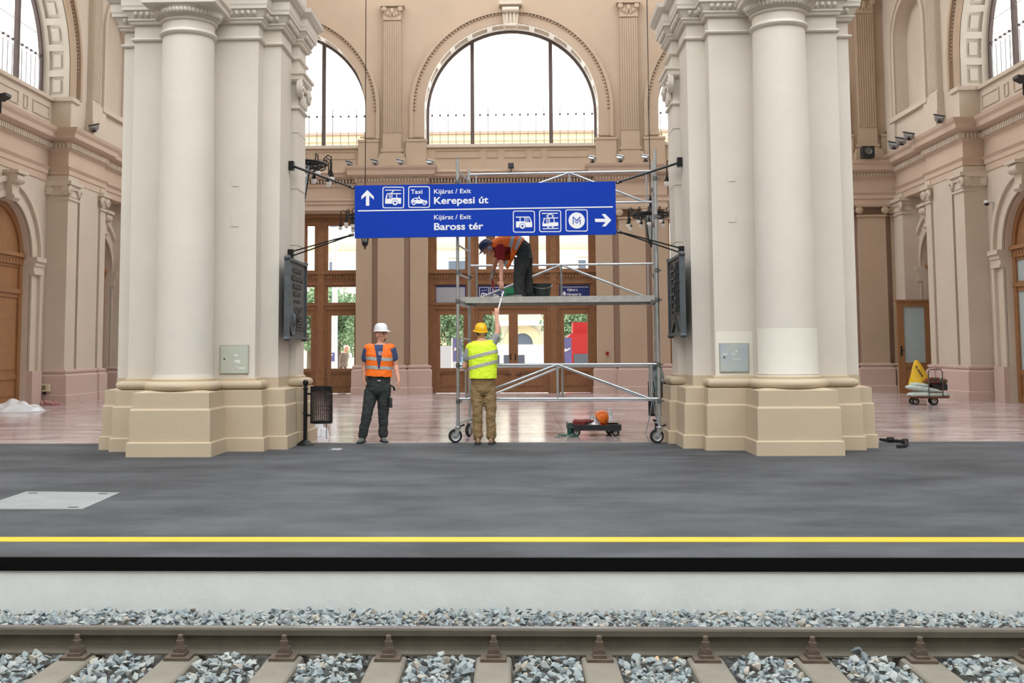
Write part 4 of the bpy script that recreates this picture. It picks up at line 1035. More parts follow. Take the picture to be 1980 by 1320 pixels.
# ================================================================== bronze plaques on the pillar sides
M_BRZ = mat('dark_bronze', (84, 90, 94), .55, .3, var=.2, vscale=8)
M_BRZL = mat('worn_bronze_relief', (52, 54, 56), .5, .3)
def plaque(x, sg, y0, y1, z0, z1, lab, left):
    """faces +x when sg=+1"""
    p = empty('bronze_plaque', (x, (y0+y1)/2, z0), label=lab, cat='plaque')
    f = lambda u, v, d: (x+sg*d, y0+u if sg > 0 else y1-u, z0+v)
    g = lambda a, b, c: f(a, c, b)
    W_, H_ = y1-y0, z1-z0
    MB().fbox(g, 0, W_, -.05, .0, 0, H_).build('plate', M_BRZ, p)
    fr = MB()
    for (a, b, c, d) in ((0, W_, 0, .04), (0, W_, H_-.04, H_), (0, .04, 0, H_), (W_-.04, W_, 0, H_)): fr.fbox(g, a, b, 0, .03, c, d)
    fr.build('raised_rim', M_BRZ, p)
    for (u, v) in ((0, 0), (W_, 0), (0, H_), (W_, H_)):
        MB().lathe([(.03, -.05), (.034, .02), (.02, .04), (.001, .045)], f(u, v, 0), 10, ax=(sg, 0, 0)).build('corner_boss', M_BRZ, p)
    rl = MB()
    rr = random.Random(5 if left else 9)
    if left:
        # worn relief rows: four broad lines, a small ornament, more lines
        v = H_-.12
        for (w_, h_) in ((.62, .085), (.78, .085), (.6, .085), (.5, .075)):
            u = (W_-w_)/2
            while u < (W_+w_)/2:
                t = rr.uniform(.03, .055); rl.fbox(g, u, u+t*.7, 0, .012, v-h_*rr.uniform(.75, 1), v-h_*rr.uniform(0, .2)); u += t
            v -= h_+.035
        for k in range(5): rl.sphere(f(W_/2-.2+.1*k, v-.05+.02*(k % 2), .005), .04, 6, sc=(.3, 1, .6))
        v -= .13
        for (w_, h_) in ((.66, .06), (.4, .03)):
            u = (W_-w_)/2
            while u < (W_+w_)/2:
                t = rr.uniform(.03, .045); rl.fbox(g, u, u+t*.7, 0, .01, v-h_, v); u += t
            v -= h_+.03
        rl.build('raised_inscription', M_BRZL, p, kind='stuff')
        m = MB(); c = f(.30, .27, 0)
        m.lathe([(.001, .04), (.10, .035), (.17, .02), (.19, .02), (.2, .03), (.215, .03), (.22, 0)], c, 24, ax=(sg, 0, 0)); m.sphere(f(.29, .28, .04), .08, 8, sc=(.5, .8, 1.3)); m.build('portrait_medallion', M_BRZ, p, smooth=True)
        m = MB(); 
        for k in range(5): m.fbox(g, .58+k*.03, W_-.12-k*.05, 0, .02+.004*k, .14+k*.045, .17+k*.045)
        m.prism([(.6, .33), (1.05, .50), (1.07, .47), (.62, .30)], f, 0, .03); m.build('relief_picture', M_BRZL, p)
    else:
        for k in range(7):
            v = H_-.14-k*.12; a = .1+.02*(k % 3); rl.fbox(g, a, W_-a, 0, .012, v-.012, v); rl.fbox(g, a+.05, W_*.5, 0, .02, v-.08, v-.04)
        for u in (.36, .8, 1.0): rl.fbox(g, u, u+.015, 0, .02, .35, H_-.1)
        rl.prism([(.25, .06), (.65, .30), (1.0, .06), (.9, .06), (.65, .22), (.38, .06)], f, 0, .03); rl.fbox(g, .3, .7, 0, .02, .38, .41); rl.sphere(f(.55, .75, .01), .07, 8, sc=(.3, .8, 1.3)); rl.build('raised_relief', M_BRZL, p, kind='stuff')
    return p
plaque(-3.405, 1, 16.02, 17.38, 1.62, 2.83, 'dark bronze plaque with raised inscription and medallion on the left pillar', True)
plaque(2.425, -1, 16.0, 17.3, 1.64, 2.84, 'dark bronze relief plaque on the inner side of the right pillar', False)

# ================================================================== chandeliers
def chandelier():
    r = empty('chandelier', (0, 0, 0))
    R0 = .5
    m = MB(); m.path([(R0*math.cos(a), R0*math.sin(a), 0) for a in [2*PI*k/32 for k in range(32)]], .028, 6, closed=True)
    m.path([(R0*.96*math.cos(a), R0*.96*math.sin(a), -.07) for a in [2*PI*k/32 for k in range(32)]], .015, 6, closed=True)
    for k in range(6):
        a = 2*PI*k/6; m.path([(0, 0, .14), (.2*math.cos(a), .2*math.sin(a), .03), (R0*math.cos(a), R0*math.sin(a), 0)], .02, 6)
        m.path([(.12*math.cos(a), .12*math.sin(a), -.05), (.3*math.cos(a), .3*math.sin(a), -.12), (R0*math.cos(a), R0*math.sin(a), -.03)], .012, 6)
    m.build('iron_ring', M_BLACK, r)
    m = MB().tube((0, 0, .5), (0, 0, 0), .02, .03, 8); m.lathe([(.03, .45), (.06, .38), (.03, .3), (.05, .2), (.1, .1), (.17, .05), (.2, .02), (.19, -.02)], (0, 0, 0), 8)
    m.build('lantern_crown', M_BLACK, r, smooth=True)
    MB().lathe([(.175, -.02), (.07, -.72)], (0, 0, 0), 6).build('lantern_glass', M_FROST, r)
    m = MB()
    for k in range(6):
        a = 2*PI*k/6; m.tube((.18*math.cos(a), .18*math.sin(a), -.02), (.075*math.cos(a), .075*math.sin(a), -.72), .014, .012, 6)
    m.lathe([(.085, -.70), (.09, -.75), (.06, -.80), (.02, -.83), (.03, -.87), (.001, -.9)], (0, 0, 0), 8)
    m.build('lantern_frame', M_BLACK, r)
    for k in range(12):
        a = 2*PI*(k+.5)/12; ca, sa = math.cos(a), math.sin(a); low = k % 2
        rr = R0+(.10 if low else .02); zb = -.22 if low else -.14
        am = MB().path([((R0-.02)*ca, (R0-.02)*sa, 0), ((R0)*ca, R0*sa, .10), ((rr-.02)*ca, (rr-.02)*sa, .155), ((rr+.05)*ca, (rr+.05)*sa, .12), ((rr+.06)*ca, (rr+.06)*sa, 0), ((rr+.06)*ca, (rr+.06)*sa, zb+.02)], .013, 6)
        am.lathe([(.016, zb+.06), (.03, zb+.02), (.055, zb-.06), (.05, zb-.065)], ((rr+.06)*ca, (rr+.06)*sa, 0), 10)
        ao = am.build('lamp_arm', M_BLACK, r, smooth=True)
        MB().sphere(((rr+.06)*ca, (rr+.06)*sa, zb-.105), .062, 10).build('bulb', M_BULB, ao, smooth='all')
    MB().tube((0, 0, .5), (0, 0, 9), .012, n=5).build('cable', M_BLACK, r)
    return r
ch = chandelier()
spots = [((583, 318), 21.5, 'black iron chandelier with white bulbs half hidden behind the left pillar', False), ((1354, 322), 21.5, 'chandelier almost hidden behind the right pillar, one bulb showing', False),
         ((706, 418), 29, 'far black iron chandelier partly hidden behind the blue sign, left', True), ((1258, 414), 29, 'far black iron chandelier with white bulbs behind the right scaffold pole', True)]
for i, ((px, py), Y, lab, ext) in enumerate(spots):
    o = ch if i == 0 else copy_tree(ch)
    p = at(px, py, Y); o.location = p; put(o, label=lab, cat='chandelier', group='iron chandeliers hanging in the hall'); o.rotation_euler = (0, 0, .2*i)
    for k in o.children:
        if k.name.startswith('cable'): k.scale = (1, 1, 1)

# ================================================================== scaffold tower
FL, FR, RL, RR = Vector((-.93, 17.08, 0)), Vector((2.18, 16.92, 0)), Vector((-.80, 18.32, 0)), Vector((2.30, 18.16, 0))
sc = empty('scaffold_tower', (.7, 17.6, 0), label='silver aluminium scaffold tower on castors under the blue sign', cat='scaffold')
def zat(x, y, P): return at(x, y, P.y).z
def pole(P, z0, z1, nm='upright', dx=0):
    m = MB().tube(P+Vector((0, 0, z0)), P+Vector((0, 0, z1)), .026, n=12)
    return m.build(nm, M_STEEL, sc, smooth=True)
pole(FL, .26, 4.47); pole(FR, .26, 4.56); pole(RL, .26, 4.50); pole(RR, .26, 4.58)
def tb(P, Q, z0, z1, r=.021, nm='rail_tube'):
    o = MB().tube(P+Vector((0, 0, z0)), Q+Vector((0, 0, z1)), r, n=10).build(nm, M_STEEL, sc, smooth=True); return o
for (P, Q) in ((FL, RL), (FR, RR)):
    for z in (.60, 1.12, 1.62, 2.16, 2.64, 3.10, 3.56, 4.02, 4.30): tb(P, Q, z, z, .017, 'rung')
    tb(P, Q, .30, .30, .024, 'end_beam')
for P in (FL, FR, RL, RR):
    for z in (.64, 1.2, 2.2, 2.66, 3.5, 4.1):
        m = MB().lathe([(.034, -.035), (.036, 0), (.034, .035)], P+Vector((0, 0, z)), 10); m.box(P.x+.02, P.x+.07, P.y-.015, P.y+.015, z-.012, z+.012)
        m.build('coupler', M_CPL, sc)
def truss(P, Q, z0, z1, mid=.5, full=True):
    d = Q-P; t = empty('guard_frame', (0, 0, 0), parent=sc)
    def seg(a, za, b, zb, r=.019): MB().tube(P+d*a+Vector((0, 0, za)), P+d*b+Vector((0, 0, zb)), r, n=8).build('frame_tube', M_STEEL, t, smooth=True)
    seg(0, z1, 1, z1); seg(0, z0, 1, z0)
    seg(mid, z0, mid, z1); seg(.04, z0, .04, z1, .016); seg(.965, z0, .965, z1, .016)
    seg(mid, z1, .05, z0); seg(mid, z1, .955, z0)
truss(FL, FR, .68, 1.21, .5); truss(RL, RR, .60, 1.16, .5)
truss(RL, RR, 2.30, 2.86, .5)
truss(RL, RR, 3.90, 4.42, .55)
# deck: two planks with side beams
dk = empty('deck', (0, 0, 0), parent=sc)
zt = 2.262
u = (FR-FL).normalized(); w2 = (RL-FL).normalized()
def deckbox(nm, a0, a1, b0, b1, z0, z1, m):
    g = lambda a, b, c: tuple(FL+u*a+w2*b+Vector((0, 0, c)))
    return MB().fbox(g, a0, a1, b0, b1, z0, z1).build(nm, m, dk)
L_ = (FR-FL).length; D_ = (RL-FL).length
M_PLY = mat('grey_plywood', (128, 124, 112), .85, var=.2, vscale=6)
deckbox('front_beam', .05, L_-.05, .03, .075, zt-.085, zt+.012, M_ALU); deckbox('middle_beam', .05, L_-.05, D_/2-.03, D_/2+.03, zt-.085, zt+.0, M_ALU); deckbox('rear_beam', .05, L_-.05, D_-.075, D_-.03, zt-.085, zt+.012, M_ALU)
for k in range(2): deckbox('plank', .07, L_-.07, .08+k*(D_/2-.04), D_/2-.035+k*(D_/2-.04), zt-.03, zt, M_PLY)
for a in (.06, L_-.10): deckbox('deck_hook', a, a+.05, -.02, D_+.02, zt-.10, zt-.06, M_CPL)
# castors
def castor(P, ang):
    c = empty('castor', (0, 0, 0), parent=sc); R = Matrix.Rotation(ang, 4, 'Z')
    cen = P+Vector((0, 0, .108))+(R @ Vector((-.045, 0, 0)))
    ax = R @ Vector((0, 1, 0))
    MB().lathe([(.075, -.022), (.10, -.022), (.108, -.012), (.108, .012), (.10, .022), (.075, .022)], cen, 24, ax=ax, caps=False).build('tyre', M_RUB, c, smooth=True)
    m = MB().lathe([(.001, -.02), (.02, -.024), (.03, -.012), (.055, -.01), (.077, -.02), (.077, .02), (.055, .01), (.03, .012), (.02, .024), (.001, .024)], cen, 20, ax=ax); m.build('wheel_disc', M_STEEL, c, smooth=True)
    m = MB()
    for s_ in (-1, 1):
        o = ax*(.032*s_)
        m.add([cen+o+Vector((0, 0, -.02))+R @ Vector((-.02, 0, 0)), cen+o+Vector((0, 0, -.02))+R @ Vector((.02, 0, 0)), P+o+R @ Vector((.045, 0, 0))+Vector((0, 0, .235)), P+o+R @ Vector((-.045, 0, 0))+Vector((0, 0, .235))], [(0, 1, 2, 3)])
    m.lathe([(.05, .225), (.055, .24), (.05, .255)], P, 14); m.tube(P+Vector((0, 0, .25)), P+Vector((0, 0, .32)), .03, .03); m.build('fork', M_STEEL, c, smooth=True)
    b = P+Vector((0, 0, .24)); e = b+R @ Vector((.10, 0, .04)); MB().tube(b, e, .014, .018, 6).build('brake_lever', M_BLACK, c)
castor(FL, .2); castor(FR, .1); castor(RL, 1.2); castor(RR, -2.3)
# coiled cable hanging on the right end
cb = MB(); cbx = Vector((2.2, 17.3, 0))
for k in range(7):
    x = 2.14+.018*k; zt_ = 1.22-.01*k; zb = .66+.06*(k % 3)+.03*k
    cb.path([(x, 17.25, zt_), (x-.05, 17.22, (zt_+zb)/2), (x-.02, 17.22, zb), (x+.04, 17.24, zb+.05), (x+.05, 17.26, (zt_+zb)/2), (x+.02, 17.27, zt_)], .009, 5, closed=True)
cb.path([(2.12, 17.2, .72), (2.06, 17.15, .4), (1.98, 17.1, .12), (2.04, 17.1, .02), (2.12, 17.08, .012)], .007, 5); cb.path([(2.12, 17.2, .72), (2.14, 17.15, .45), (2.2, 17.05, .18), (2.2, 17.05, .25)], .007, 5)
for k in range(3): cb.path([(2.13+.02*math.cos(a)*3, 17.25+.06*math.sin(a), 1.17+.02*k) for a in [2*PI*j/10 for j in range(10)]], .01, 5, closed=True)
put(cb.build('hanging_cable', mat('grey_blue_cable', (110, 128, 132), .6), None, smooth='all', origin=(2.15, 17.25, .7)), label='grey looped cable hanging from the right end of the scaffold', cat='cable')
# bucket on the deck
bp_ = Vector((at(1048, 576, 17.75).x, 17.75, zt))
bk = empty('bucket', bp_, label='dark grey builder\'s bucket standing on the scaffold deck', cat='bucket')
M_BKT = mat('dark_plastic', (48, 56, 56), .5)
MB().lathe([(.001, .005), (.115, .0), (.118, .01), (.16, .23), (.168, .235), (.168, .25), (.155, .25), (.15, .23), (.11, .02), (.001, .015)], bp_, 24, caps=False).build('pail', M_BKT, bk, smooth=True)
MB().path([bp_+Vector((.165*math.cos(a), -.03-.17*math.sin(a)*.75, .235-.07*math.sin(a))) for a in [PI*k/12 for k in range(13)]], .006, 6).build('wire_handle', M_STEEL, bk)
# green box / case and white board pieces lying on deck
cs = MB().box(at(978, 575, 17.3).x, at(1000, 575, 17.3).x, 18.0, 18.25, zt, zt+.11); 
put(cs.build('green_case', mat('green_plastic', (40, 108, 84), .5), None, origin=(-.1, 18.1, zt)), label='small green case on the scaffold deck behind the bending worker', cat='case')
bd_ = at(948, 576, 17.4)
m = MB(); a = Vector((at(945, 577, 17.25).x, 17.2, zt+.004)); b = Vector((at(985, 562, 17.45).x, 17.5, zt+.12))
m.add([a, a+Vector((.0, .1, 0)), b+Vector((0, .1, 0)), b, a+Vector((.0, 0, .01)), a+Vector((0, .1, .01)), b+Vector((0, .1, .012)), b+Vector((0, 0, .012))], [(0, 1, 2, 3), (4, 5, 6, 7), (0, 1, 5, 4), (1, 2, 6, 5), (2, 3, 7, 6), (3, 0, 4, 7)])
put(m.build('metal_strip', M_STEEL, None, origin=a), label='light metal strip propped on the deck beside the bending worker', cat='strip')
m = MB()
pts = [(at(968, 577, 17.2).x, at(1012, 577, 17.2).x)]
x0, x1 = pts[0]
for k in range(6): m.box(x0+k*.05, x0+k*.05+.09, 17.25+.02*(k % 2), 17.42+.03*(k % 3), zt+.001+k*.004, zt+.02+k*.006)
put(m.build('rag', mat('grey_cloth', (120, 128, 124), .9), None, origin=(x0, 17.3, zt)), label='crumpled grey rag at the feet of the bending worker', cat='cloth')

# ================================================================== litter bins by the pillars
def litter_bin(P, side, lab, w_=.3):
    r = empty('litter_bin', P, label=lab, cat='bin', group='black mesh litter bins beside the pillars')
    x, y = P.x, P.y
    m = MB().lathe([(.145, 0), (.145, .012), (.12, .02), (.115, .03), (.085, .045), (.08, .055), (.055, .07), (.034, .08)], (x, y, 0), 24); m.build('foot_plate', M_BLACK, r, smooth=True)
    m = MB().lathe([(.03, .07), (.03, .46), (.038, .465), (.038, .49), (.03, .495), (.03, .84), (.04, .845), (.04, .87), (.03, .875), (.025, .91), (.04, .93), (.045, .955), (.035, .985), (.001, 1.0)], (x, y, 0), 16); m.build('post', M_BLACK, r, smooth=True)
    # basket: open grid of thin wire
    bx = x+side*.245; z0, z1 = .33, .885; ra, rb = .165, .165
    k_ = MB(); n = 34
    for i in range(n):
        a = 2*PI*i/n; k_.tube((bx+ra*math.cos(a), y+.02+ra*math.sin(a), z0), (bx+rb*math.cos(a), y+.02+rb*math.sin(a), z1), .0062, n=4, cap=False)
    for j in range(30):
        z = z0+(z1-z0)*j/29; k_.lathe([(ra+.004, z), (ra+.004, z+.007), (ra-.003, z+.007), (ra-.003, z)], (bx, y+.02, 0), 24, caps=False)
    k_.build('mesh_basket', M_BLACK, r, kind='stuff')
    MB().lathe([(.17, z1-.06), (.172, z1+.01), (.16, z1+.01), (.16, z1-.06)], (bx, y+.02, 0), 28, caps=False).build('rim', M_BLACK, r, smooth=True)
    MB().lathe([(.001, z0), (.168, z0), (.17, z0+.03), (.16, z0+.03)], (bx, y+.02, 0), 28, caps=False).build('bottom_pan', M_BLACK, r, smooth=True)
    for z in (.45, .78): MB().box(min(x, x+side*.085), max(x, x+side*.085), y-.012, y+.012, z-.015, z+.015).build('hanger', M_BLACK, r)
    return r
b1 = litter_bin(Vector((gd(590, 860).x, gd(590, 860).y, 0)), 1, 'black mesh litter bin on a round-topped post beside the left pillar')
MB().path([(-2.96, 16.43, .86), (-2.90, 16.42, .80), (-2.885, 16.42, .6), (-2.88, 16.42, .12)], .006, 5).build('dangling_cord', M_RUB, b1)
litter_bin(Vector((2.60, 18.35, 0)), -1, 'black litter bin half hidden behind the right scaffold pole')

# ================================================================== crumpled heaps
def crumple(c, sx_, sy_, sz_, amp, fr, seed, n=26):
    vs = []; fs = []
    for j in range(n+1):
        for i in range(n+1):
            u, v = i/n*2-1, j/n*2-1
            r = max(0, 1-(u*u+v*v)**.9)
            h = (r**.6)*sz_*(1+amp*noise.noise((u*fr+seed, v*fr, seed)))+.02*abs(noise.noise((u*fr*3, v*fr*3, seed)))
            x = u*sx_*(1+.25*noise.noise((v*2, seed, 0))); y = v*sy_*(1+.25*noise.noise((u*2, seed, 4)))
            vs.append((c[0]+x+.05*sx_*noise.noise((u*6, v*6, seed)), c[1]+y, c[2]+max(.002, h)))
    for j in range(n):
        for i in range(n): a = j*(n+1)+i; fs.append((a, a+1, a+n+2, a+n+1))
    return MB().add(vs, fs)
M_FOIL = mat('clear_plastic_sheet', (226, 230, 236), .22, spec=.7, var=.05, vscale=8)
p = gd(26, 795)
put(crumple((p.x, p.y, 0), .72, .45, .20, .7, 3, 2.3, 34).build('plastic_sheeting', M_FOIL, None, smooth='all', origin=p), label='heap of crumpled clear plastic sheeting by the left arched door', cat='plastic sheet')
p = gd(66, 782)
rn = MB(); rr = random.Random(4)
for k in range(60):
    t = k/59; x = p.x-.35+1.1*t; y = p.y+.1-.3*t
    rn.path([(x+rr.gauss(0, .06), y+rr.gauss(0, .06), .01+rr.uniform(0, .16*(1-t)+.04)), (x+rr.gauss(0, .08), y+rr.gauss(0, .06), .01+rr.uniform(0, .2*(1-t)+.04)), (x+rr.gauss(.05, .06), y+rr.gauss(0, .06), .015)], .018, 5)
put(rn.build('barrier_tape', mat('red_and_white_tape', (190, 60, 66), .6, vscale=14, col2=(236, 214, 214)), None, origin=p), label='tangle of red and white barrier tape beside the plastic sheeting', cat='tape')
p = gd(617, 843)
put(crumple((p.x, p.y, 0), .16, .13, .2, .8, 3, 7.1, 18).build('plastic_bag', M_FOIL, None, smooth='all', origin=p), label='crumpled clear plastic bag on the floor under the litter bin', cat='bag')
# cable end on the platform by the right pillar
c0 = MB(); P_c = [gd(1702, 853), gd(1722, 855), gd(1738, 856), gd(1750, 858), gd(1754, 862), gd(1748, 866), gd(1735, 867)]
c0.path([v+Vector((0, 0, .03)) for v in P_c], .022, 8); c0.lathe([(.04, -.05), (.045, 0), (.04, .05)], P_c[1]+Vector((0, 0, .04)), 8, ax=(1, 0, 0)); c0.lathe([(.035, -.04), (.04, .04)], P_c[3]+Vector((0, 0, .04)), 8, ax=(1, 0, 0))
put(c0.build('hose_end', M_RUB, None, smooth=True, origin=P_c[2]), label='black hose end lying on the asphalt beside the right pillar', cat='hose')

# ================================================================== flat trolley with tools
tr = empty('platform_trolley', gd(1150, 845), label='low black flat trolley loaded with tools behind the scaffold', cat='trolley')
tY = 18.3; x0, x1 = at(1110, 830, tY).x, at(1201, 830, tY).x; z0, z1 = at(1150, 832, tY).z, at(1150, 822, tY).z
yt0, yt1 = tY-.05, tY+.5
m = MB().box(x0, x1, yt0, yt1, z0, z1-.02); m.box(x0, x1, yt0-.01, yt0+.02, z1-.03, z1+.01).box(x0, x1, yt1-.02, yt1+.01, z1-.03, z1+.01).box(x1-.03, x1, yt0, yt1, z1-.03, z1+.01).box(x0, x0+.03, yt0, yt1, z1-.03, z1+.01)
M_TRB = mat('black_plastic', (34, 36, 38), .55); m.build('platform', M_TRB, tr)
m = MB().path([(x0, yt0+.05, z0+.05), (x0-.1, yt0+.05, z0+.06), (x0-.1, yt0+.05, z1+.03), (x0-.1, yt1-.05, z1+.03), (x0-.1, yt1-.05, z0+.06), (x0, yt1-.05, z0+.05)], .014, 6); m.box(x0-.12, x0+.02, yt0+.1, yt1-.1, z0+.03, z1); m.build('folded_handle', M_CPL, tr)
for (x, y, r_) in ((x0+.04, yt0+.06, .065), (x1-.09, yt0+.06, .06), (x0+.04, yt1-.05, .065), (x1-.16, yt1-.05, .06)):
    w_ = empty('castor', (0, 0, 0), parent=tr)
    MB().lathe([(r_*.6, -.017), (r_, -.015), (r_+.002, 0), (r_, .015), (r_*.6, .017)], (x, y, r_), 20, ax=(0, 1, 0), caps=False).build('tyre', M_RUB, w_, smooth=True)
    MB().lathe([(.001, -.02), (r_*.6, -.014), (r_*.6, .014), (.001, .02)], (x, y, r_), 16, ax=(0, 1, 0)).build('hub', M_STEEL, w_, smooth=True)
    MB().box(x-.02, x+.02, y-.03, y+.03, r_, z0+.01).build('fork', M_CPL, w_)
ty = yt0+.15
def on(px, py, Y=ty): return at(px, py, Y)
m = MB(); xa = on(1108, 820).x
for k in range(5): m.tube((xa+.02, ty+.03*k, z1+.03+.02*(k % 3)), (on(1148, 815).x, ty+.02+.04*k, z1+.05+.015*((k+1) % 3)), .024, .02, 8)
m.box(xa, xa+.2, ty-.05, ty+.2, z1-.01, z1+.06)
put(m.build('tool_roll', mat('dark_red_tool_cloth', (120, 34, 30), .6, var=.3, vscale=25), None, smooth=True, origin=(xa, ty, z1)), label='dark red bundle of tools on the left half of the trolley', cat='tools')
xb = on(1140, 815).x
m = crumple((xb+.10, ty+.12, z1-.01), .15, .12, .13, 1.2, 4, 3.3, 18)
put(m.build('plastic_wrap', mat('silver_plastic_wrap', (214, 216, 220), .3, .2, var=.15, vscale=20), None, smooth='all', origin=(xb, ty, z1)), label='silvery plastic wrapping on the middle of the trolley', cat='plastic wrap')
c_ = on(1166, 808); m = MB()
for k in range(9):
    a = k/8*PI*.95; 
tilt = Matrix.Rotation(.5, 3, 'Y')
pr = [(.001, .095), (.05, .09), (.09, .065), (.112, .02), (.118, -.02), (.14, -.03), (.112, -.035), (.10, .0)]
m.lathe(pr, c_+Vector((0, .05, .02)), 18, ax=(.55, -.45, .6), caps=False)
put(m.build('hard_hat', mat('orange_plastic', (240, 118, 28), .4), None, smooth='all', origin=c_), label='orange hard hat lying tilted on top of the trolley load', cat='helmet')
m = MB(); cc_ = on(1165, 822); 
m.add(crumple((cc_.x, ty+.1, z1-.01), .10, .1, .11, 1, 4, 9.3, 16).v, crumple((cc_.x, ty+.1, z1-.01), .10, .1, .11, 1, 4, 9.3, 16).f)
put(m.build('orange_cloth', mat('orange_red_cloth', (226, 84, 34), .7), None, smooth='all', origin=cc_), label='orange-red cloth under the tilted hard hat on the trolley', cat='cloth')
c1 = on(1180, 803); put(crumple((c1.x, ty+.05, z1+.06), .05, .06, .16, 1, 4, 5.5, 12).build('clear_bag', M_FOIL, None, smooth='all', origin=c1), label='clear plastic bag behind the tilted hard hat', cat='bag')
hs = MB(); hp = gd(1094, 846)
pts = [(hp.x-.18, hp.y, .012)]
for k in range(60):
    t = k/59; pts.append((hp.x-.12+.32*t+.02*math.cos(k), hp.y+.05*math.sin(k*.9), .014+.05*abs(math.sin(k*.45))*(1-t*.6)))
hs.path(pts, .007, 5)
put(hs.build('green_hose', mat('green_cable', (24, 110, 92), .5), None, smooth='all', origin=hp), label='tangled green cable on the floor left of the flat trolley', cat='cable')
gh = MB().lathe([(.001, 0), (.04, .01), (.05, .08), (.045, .16), (.03, .2), (.001, .21)], on(1101, 838)+Vector((0, -.05, -.02)), 12, ax=(.1, 0, 1))
put(gh.build('green_flask', mat('dark_green_plastic', (20, 78, 66), .5), None, smooth=True, origin=on(1101, 838)), label='dark green tool hanging at the left end of the flat trolley', cat='tool')
# ================================================================== cart with sacks and flowers, right
cY = 28.1
ct = empty('hand_cart', (at(1795, 780, cY).x, cY, 0), label='small hand cart loaded with sacks and plants by the right wall', cat='cart')
xl, xr = at(1766, 770, cY).x, at(1828, 770, cY).x
M_RUST = mat('rusty_tube', (116, 78, 52), .7, .3)
MB().box(xl, xr, cY-.28, cY+.28, .17, .22).build('bed', M_RUST, ct)
hx0, hx1 = at(1795, 720, cY-.3).x, at(1822, 720, cY-.3).x
m = MB().path([(hx0, cY-.3, .2), (hx0, cY-.3, .84), (hx0+.03, cY-.3, .89), (hx1-.03, cY-.3, .89), (hx1, cY-.3, .84), (hx1, cY-.3, .2)], .014, 6)
for z in (.32, .58): m.tube((hx0, cY-.3, z), (hx1, cY-.3, z), .012)
m.build('tube_handle', mat('grey_tube', (96, 88, 86), .5, .4), ct)
for (x, y, r_) in ((at(1806, 777, cY-.2).x, cY-.22, .10), (at(1768, 775, cY).x, cY-.1, .085), (at(1806, 777, cY-.2).x+.1, cY+.2, .10), (xl+.05, cY+.22, .085)):
    w_ = empty('wheel', (0, 0, 0), parent=ct); r2_ = r_
    MB().lathe([(r_*.62, -.02), (r_, -.018), (r_, .018), (r_*.62, .02)], (x, y, r_), 20, ax=(0, 1, 0), caps=False).build('tyre', M_RUB, w_, smooth=True)
    MB().lathe([(.001, -.025), (r_*.62, -.012), (r_*.62, .012), (.001, .025)], (x, y, r_), 16, ax=(0, 1, 0)).build('hub', M_STEEL, w_, smooth=True)
    MB().box(x-.02, x+.02, y-.03, y+.03, r_, .18).build('fork', M_RUST, w_)
M_SACK = mat('white_green_sack', (232, 234, 234), .45, vscale=7, col2=(176, 200, 190))
def sack(px, py, Y, w_, d_, h_, lab, m_, rot=0, nm='sack'):
    c = at(px, py, Y); mb = MB(); n = 18; vs = []; k = 8
    mb.sphere((0, 0, 0), 1, 20); V = []
    for v in mb.v:
        x, y, z = v; f_ = lambda t: math.copysign(abs(t)**.55, t)
        nz_ = 1+.12*noise.noise((x*3+px, y*3, z*3))
        V.append(Vector((f_(x)*w_*nz_, f_(y)*d_*nz_, z*h_*nz_)))
    R = Matrix.Rotation(rot, 3, 'Y'); mb.v = [tuple(R @ v+c) for v in V]
    return put(mb.build(nm, m_, None, smooth='all', origin=c), label=lab, cat='sack')
sack(1795, 762, cY-.05, .50, .26, .07, 'lowest white and green sack on the hand cart', M_SACK)
sack(1785, 752, cY+.0, .42, .26, .07, 'middle white and green sack bulging over the cart end', M_SACK, .15)
sack(1777, 744, cY+.05, .22, .24, .06, 'uppermost white and green sack at the left of the cart', M_SACK, .1)
m = MB().box(at(1797, 745, cY).x, at(1826, 745, cY).x, cY-.2, cY+.2, at(1800, 754, cY).z, at(1800, 742, cY).z)
put(m.build('plant_tray', M_TRB, None, origin=at(1810, 750, cY)), label='black plastic tray of plants on the hand cart', cat='tray')
def leaves(c, sx_, sy_, sz_, n, size, m_, seed, ms=None, red=0):
    rr = random.Random(seed); mb = MB()
    for k in range(n):
        while True:
            v = Vector((rr.uniform(-1, 1), rr.uniform(-1, 1), rr.uniform(-1, 1)))
            if v.length < 1: break
        v = Vector((v.x*sx_, v.y*sy_, v.z*sz_))+Vector(c)
        a = Vector((rr.gauss(0, 1), rr.gauss(0, 1), rr.gauss(0, 1))).normalized(); b = a.orthogonal().normalized(); s_ = size*rr.uniform(.6, 1.3)
        mb.add([v-a*s_, v+b*s_*.5, v+a*s_, v-b*s_*.5], [(0, 1, 2, 3)], 1 if rr.random() < red else (2 if ms and rr.random() < .4 else 0))
    return mb
M_LEAF = mat('dark_green_leaf', (40, 82, 44), .6); M_RED = mat('red_flower', (176, 36, 52), .6); M_LEAF2 = mat('fresh_green_leaf', (104, 134, 92), .6)
c = at(1806, 737, cY)
put(leaves(c, .34, .2, .10, 700, .035, None, 3, red=.3).build('flowering_plants', [M_LEAF, M_RED], None, origin=c), label='red-flowering plants with dark leaves on the hand cart', cat='plants', kind='stuff')
